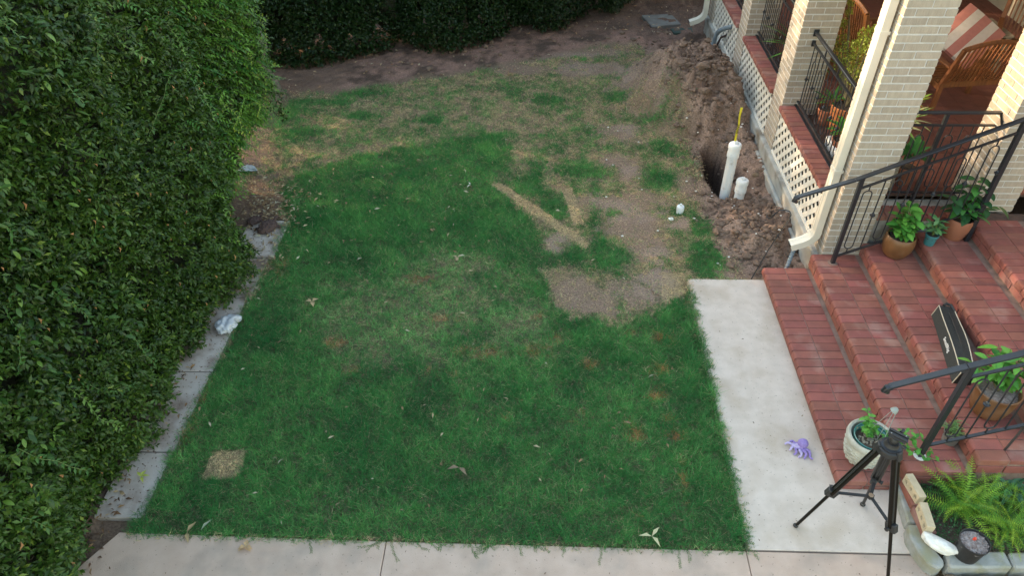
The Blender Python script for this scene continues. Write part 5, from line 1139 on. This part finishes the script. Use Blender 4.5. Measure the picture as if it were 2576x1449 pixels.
# ------------------------------------------------------------------ porch furniture
def slat_chair(label, loc, rz, w=.62, m='wood', nsl=13, cushion=False, h=.95):
    t = thing('slatted_chair', label, 'chair', loc, 'wooden slatted porch chairs'); mx = Matrix.Translation(loc) @ Matrix.Rotation(rz, 4, 'Z'); q = lambda x, y, z: mx @ Vector((x, y, z))
    # faces local +Y ; back at y=0 leaning to -Y
    for sx in (-1, 1):
        x = sx*w/2; MB().bar(q(x, 0, 0), q(x, .0, .42), .05).bar(q(x, 0, .42), q(x, -.16, h-.05), .045).build('back_leg', m, t)
        MB().bar(q(x, .5, 0), q(x, .5, .63), .05).build('front_leg', m, t); MB().bar(q(x, -.06, .64), q(x, .56, .64), .065, .025).build('armrest', m, t, bevel=.004)
        MB().bar(q(x, 0, .36), q(x, .5, .38), .03, .07).build('side_rail', m, t)
    MB().bar(q(-w/2, 0, .40), q(w/2, 0, .40), .03, .07).build('back_rail', m, t)
    top = [q(-w/2+w*i/8, -.16-.0*i, h-.05+.075*math.sin(math.pi*i/8)) for i in range(9)]; MB().tube(top, .03, 6).build('top_rail', m, t, smooth=True)
    for i in range(nsl):
        u = (i+.5)/nsl; x = -w/2+w*u; MB().bar(q(x, -.01, .42), q(x, -.155, h-.06+.075*math.sin(math.pi*u)), .020, .012).build('back_slat', m, t)
    for i in range(8): MB().bar(q(-w/2, .03+i*.065, .41), q(w/2, .03+i*.065, .41), .05, .018).build('seat_slat', m, t)
    return t, mx
t, mx = slat_chair('wooden slatted armchair with its back to the stairs, half in sun', (float(atY(2478, 150, 8.4).x), 8.45, .726), R(8), .80, nsl=15)
# striped cushion leaning inside
p1_ = atY(2392, 128, 8.75); p2_ = atY(2478, 52, 9.05); ez_ = (p2_-p1_).normalized(); nc_ = (Vector((0, 0, CAMZ))-(p1_+p2_)/2).normalized(); ex_ = ez_.cross(nc_).normalized()*-1; ny_ = ez_.cross(ex_).normalized()
CUSH = Matrix((ex_, ny_, ez_)).transposed().to_4x4(); CUSH.translation = (p1_+p2_)/2
ct = thing('striped_cushion', 'rose and cream striped cushion leaning in the slatted armchair', 'cushion', tuple(mx @ Vector((-.1, .2, .5))))
for i in range(5):
    mb = MB(); u0 = -.29+i*.115; 
    for k in range(2): pass
    g0 = CUSH
    n = 6; hh = .34
    for a in range(3):
        xx_ = u0+.1151*a/2
        for b in range(n+1):
            z = -hh+2*hh*b/n; bul = .07*math.sqrt(max(0.02, (1-(xx_/.30)**2)*(1-(z/hh)**2*.9))) if abs(xx_) < .30 else .012
            mb.v.append(g0 @ Vector((xx_, bul, z))); mb.v.append(g0 @ Vector((xx_, -bul, z)))
    for a in range(2):
        for b in range(n):
            i0 = (a*(n+1)+b)*2; i1 = i0+2; j0 = i0+(n+1)*2; j1 = j0+2; mb.f += [(i0, i1, j1, j0), (i0+1, j0+1, j1+1, i1+1)]
    mb.build('stripe', 'pinkcloth' if i % 2 == 0 else 'palecloth', ct, smooth=True)
slat_chair('wooden slatted chair at the upper right corner of the picture', (6.45, 9.7, .726), R(150), .65)
slat_chair('sunlit orange slatted chair behind the near downspout', (3.98, 9.15, .726), R(-75), .62, nsl=14, h=1.15)
slat_chair('shaded slatted chair behind the jade plant', (3.95, 10.1, .726), R(-80), .62, nsl=12, h=1.15)
t = thing('porch_bench', 'weathered plank table behind the striped cushion on the porch', 'table', (5.3, 9.7, .726))
for i in range(6): MB().box((4.75, 9.35+i*.105, 1.32), (6.1, 9.45+i*.105, 1.345)).build('plank', 'greywood', t)
for x, y in ((4.8, 9.4), (6.05, 9.4), (4.8, 9.92), (6.05, 9.92)): MB().box((x-.035, y-.035, .727), (x+.035, y+.035, 1.32)).build('leg', 'greywood', t)
# jade plant
t = thing('jade_plant', 'tall yellow green jade bush in an orange pot behind the railing', 'potted plant', (3.66, 8.1, .726), 'potted plants on the porch')
c = (3.64, 8.0, .727); potbody(t, c, open_prof([(.12, 0), (.15, .12), (.17, .28), (.185, .285), (.185, .33)], .015, .27), 'orange_terra', .30, .165)
rg = np.random.default_rng(8); P, Dd, L, C = [], [], [], []
cl = [(2120, 60, .07), (2118, 100, .09), (2135, 30, .05), (2100, 20, .05), (2105, 60, .06), (2140, 5, .05), (2110, 130, .12), (2140, 130, .14), (2165, 110, .10), (2125, 165, .14), (2160, 150, .14), (2185, 120, .10), (2150, 185, .12), (2095, 90, .06), (2090, 120, .08), (2175, 85, .08), (2180, 180, .10), (2200, 75, .05)]
mb = MB()
for px, py, r_ in cl:
    q = atX(px, py, 3.62); n = int(2600*r_); mb.tube([(c[0], c[1], c[2]+.3), (q.x, (q.y+c[1])/2, (q.z+c[2]+.3)/2), tuple(q)], [.014, .01, .004], 6)
    p = np.array(q)+unit(rg.normal(0, 1, (n, 3)))*(rg.random((n, 1))**.4)*r_*np.array([1, 1, 1.1]); P.append(p); Dd.append(rg.normal(0, 1, (n, 3))+[0, 0, .4]); L.append(rg.uniform(.014, .026, n)); C.append(np.array([.30, .36, .05])*rg.uniform(.45, 1.25, (n, 1)))
P = np.concatenate(P); Dd = np.concatenate(Dd); L = np.concatenate(L); C = np.concatenate(C)
leaves('foliage', P, Dd, rg.normal(0, 1, (len(P), 3))+[0, 0, 1], L, L*.75, C, 'leaf', t)['kind'] = 'stuff'; mb.build('stems', 'stem', t)
def spiky(label, c, n, ln, wd, cols, seed, pot=True, potm='terra', hz=.0):
    t = thing('potted_plant', label, 'potted plant', c, 'potted plants on the porch'); rr = random.Random(seed)
    if pot: potbody(t, c, open_prof([(.08, 0), (.10, .10), (.12, .18), (.13, .185), (.13, .21)], .012, .16), potm, .18, .11, 24)
    ms = [leafmesh('leaf', ln, wd, cc) for cc in cols]
    for i in range(n): a = 2.4*i; putleaf(rr.choice(ms), t, (c[0]+.03*math.cos(a), c[1]+.03*math.sin(a), c[2]+.19+hz+rr.uniform(0, hz)), (math.cos(a), math.sin(a), rr.uniform(-.1, 1.3)), (0, 0, 1), rr.uniform(.7, 1.2))
spiky('pot of cream striped strap leaves hanging past the near pillar', (3.66, 6.78, 1.12), 34, .27, .026, [(.45, .48, .26), (.16, .30, .08), (.35, .42, .18)], 3, hz=.12)
MB().box((3.54, 6.66, .727), (3.78, 6.90, 1.119)).build('plant_stand', 'greywood', D.objects['potted_plant'] if False else None, bevel=.004)
D.objects['plant_stand']['label'] = 'small wooden stand under the cream striped strap plant'; D.objects['plant_stand']['category'] = 'plant stand'
spiky('low pot of broad dark leaves behind the level railing', (3.95, 6.85, .727), 26, .17, .07, [(.05, .18, .05), (.03, .12, .03)], 4, hz=.12)
spiky('pot of yellow green pointed leaves near the slatted armchair', (4.15, 7.55, 1.05), 20, .14, .03, [(.35, .42, .06), (.20, .34, .05)], 5, hz=.05)
o = MB().lathe([(.05, .727), (.04, .75), (.03, 1.0), (.12, 1.03), (.13, 1.045)], (4.15, 7.55, 0), 20).build('pedestal', 'terra', smooth=True); tag(o, 'slim terracotta pedestal under the yellow green plant', 'pedestal')
spiky('pot of arching green blades behind the second railing bay', (3.5, 9.6, .727), 30, .55, .03, [(.10, .26, .05), (.06, .18, .04)], 6, hz=.1)
spiky('pot of leafy greens low behind the first railing', (3.45, 7.4, .727), 30, .20, .04, [(.10, .30, .05), (.06, .22, .05)], 7, hz=.08)
spiky('pot of narrow green leaves low at the far end of the first railing', (3.5, 8.15, .727), 22, .22, .035, [(.06, .20, .05), (.10, .28, .05)], 9, hz=.08)
t = thing('planter_box', 'long white planter trough on the porch floor behind the first railing', 'planter', (3.42, 7.6, .727))
MB().box((3.34, 7.2, .727), (3.52, 7.62, .86)).build('trough', 'capwhite', t, bevel=.008)
for n_, k_ in (('grass', 'stuff'),):
    pass
print('objects', len(D.objects), 'tris~', sum(len(o.data.polygons) for o in D.objects if o.type == 'MESH'))
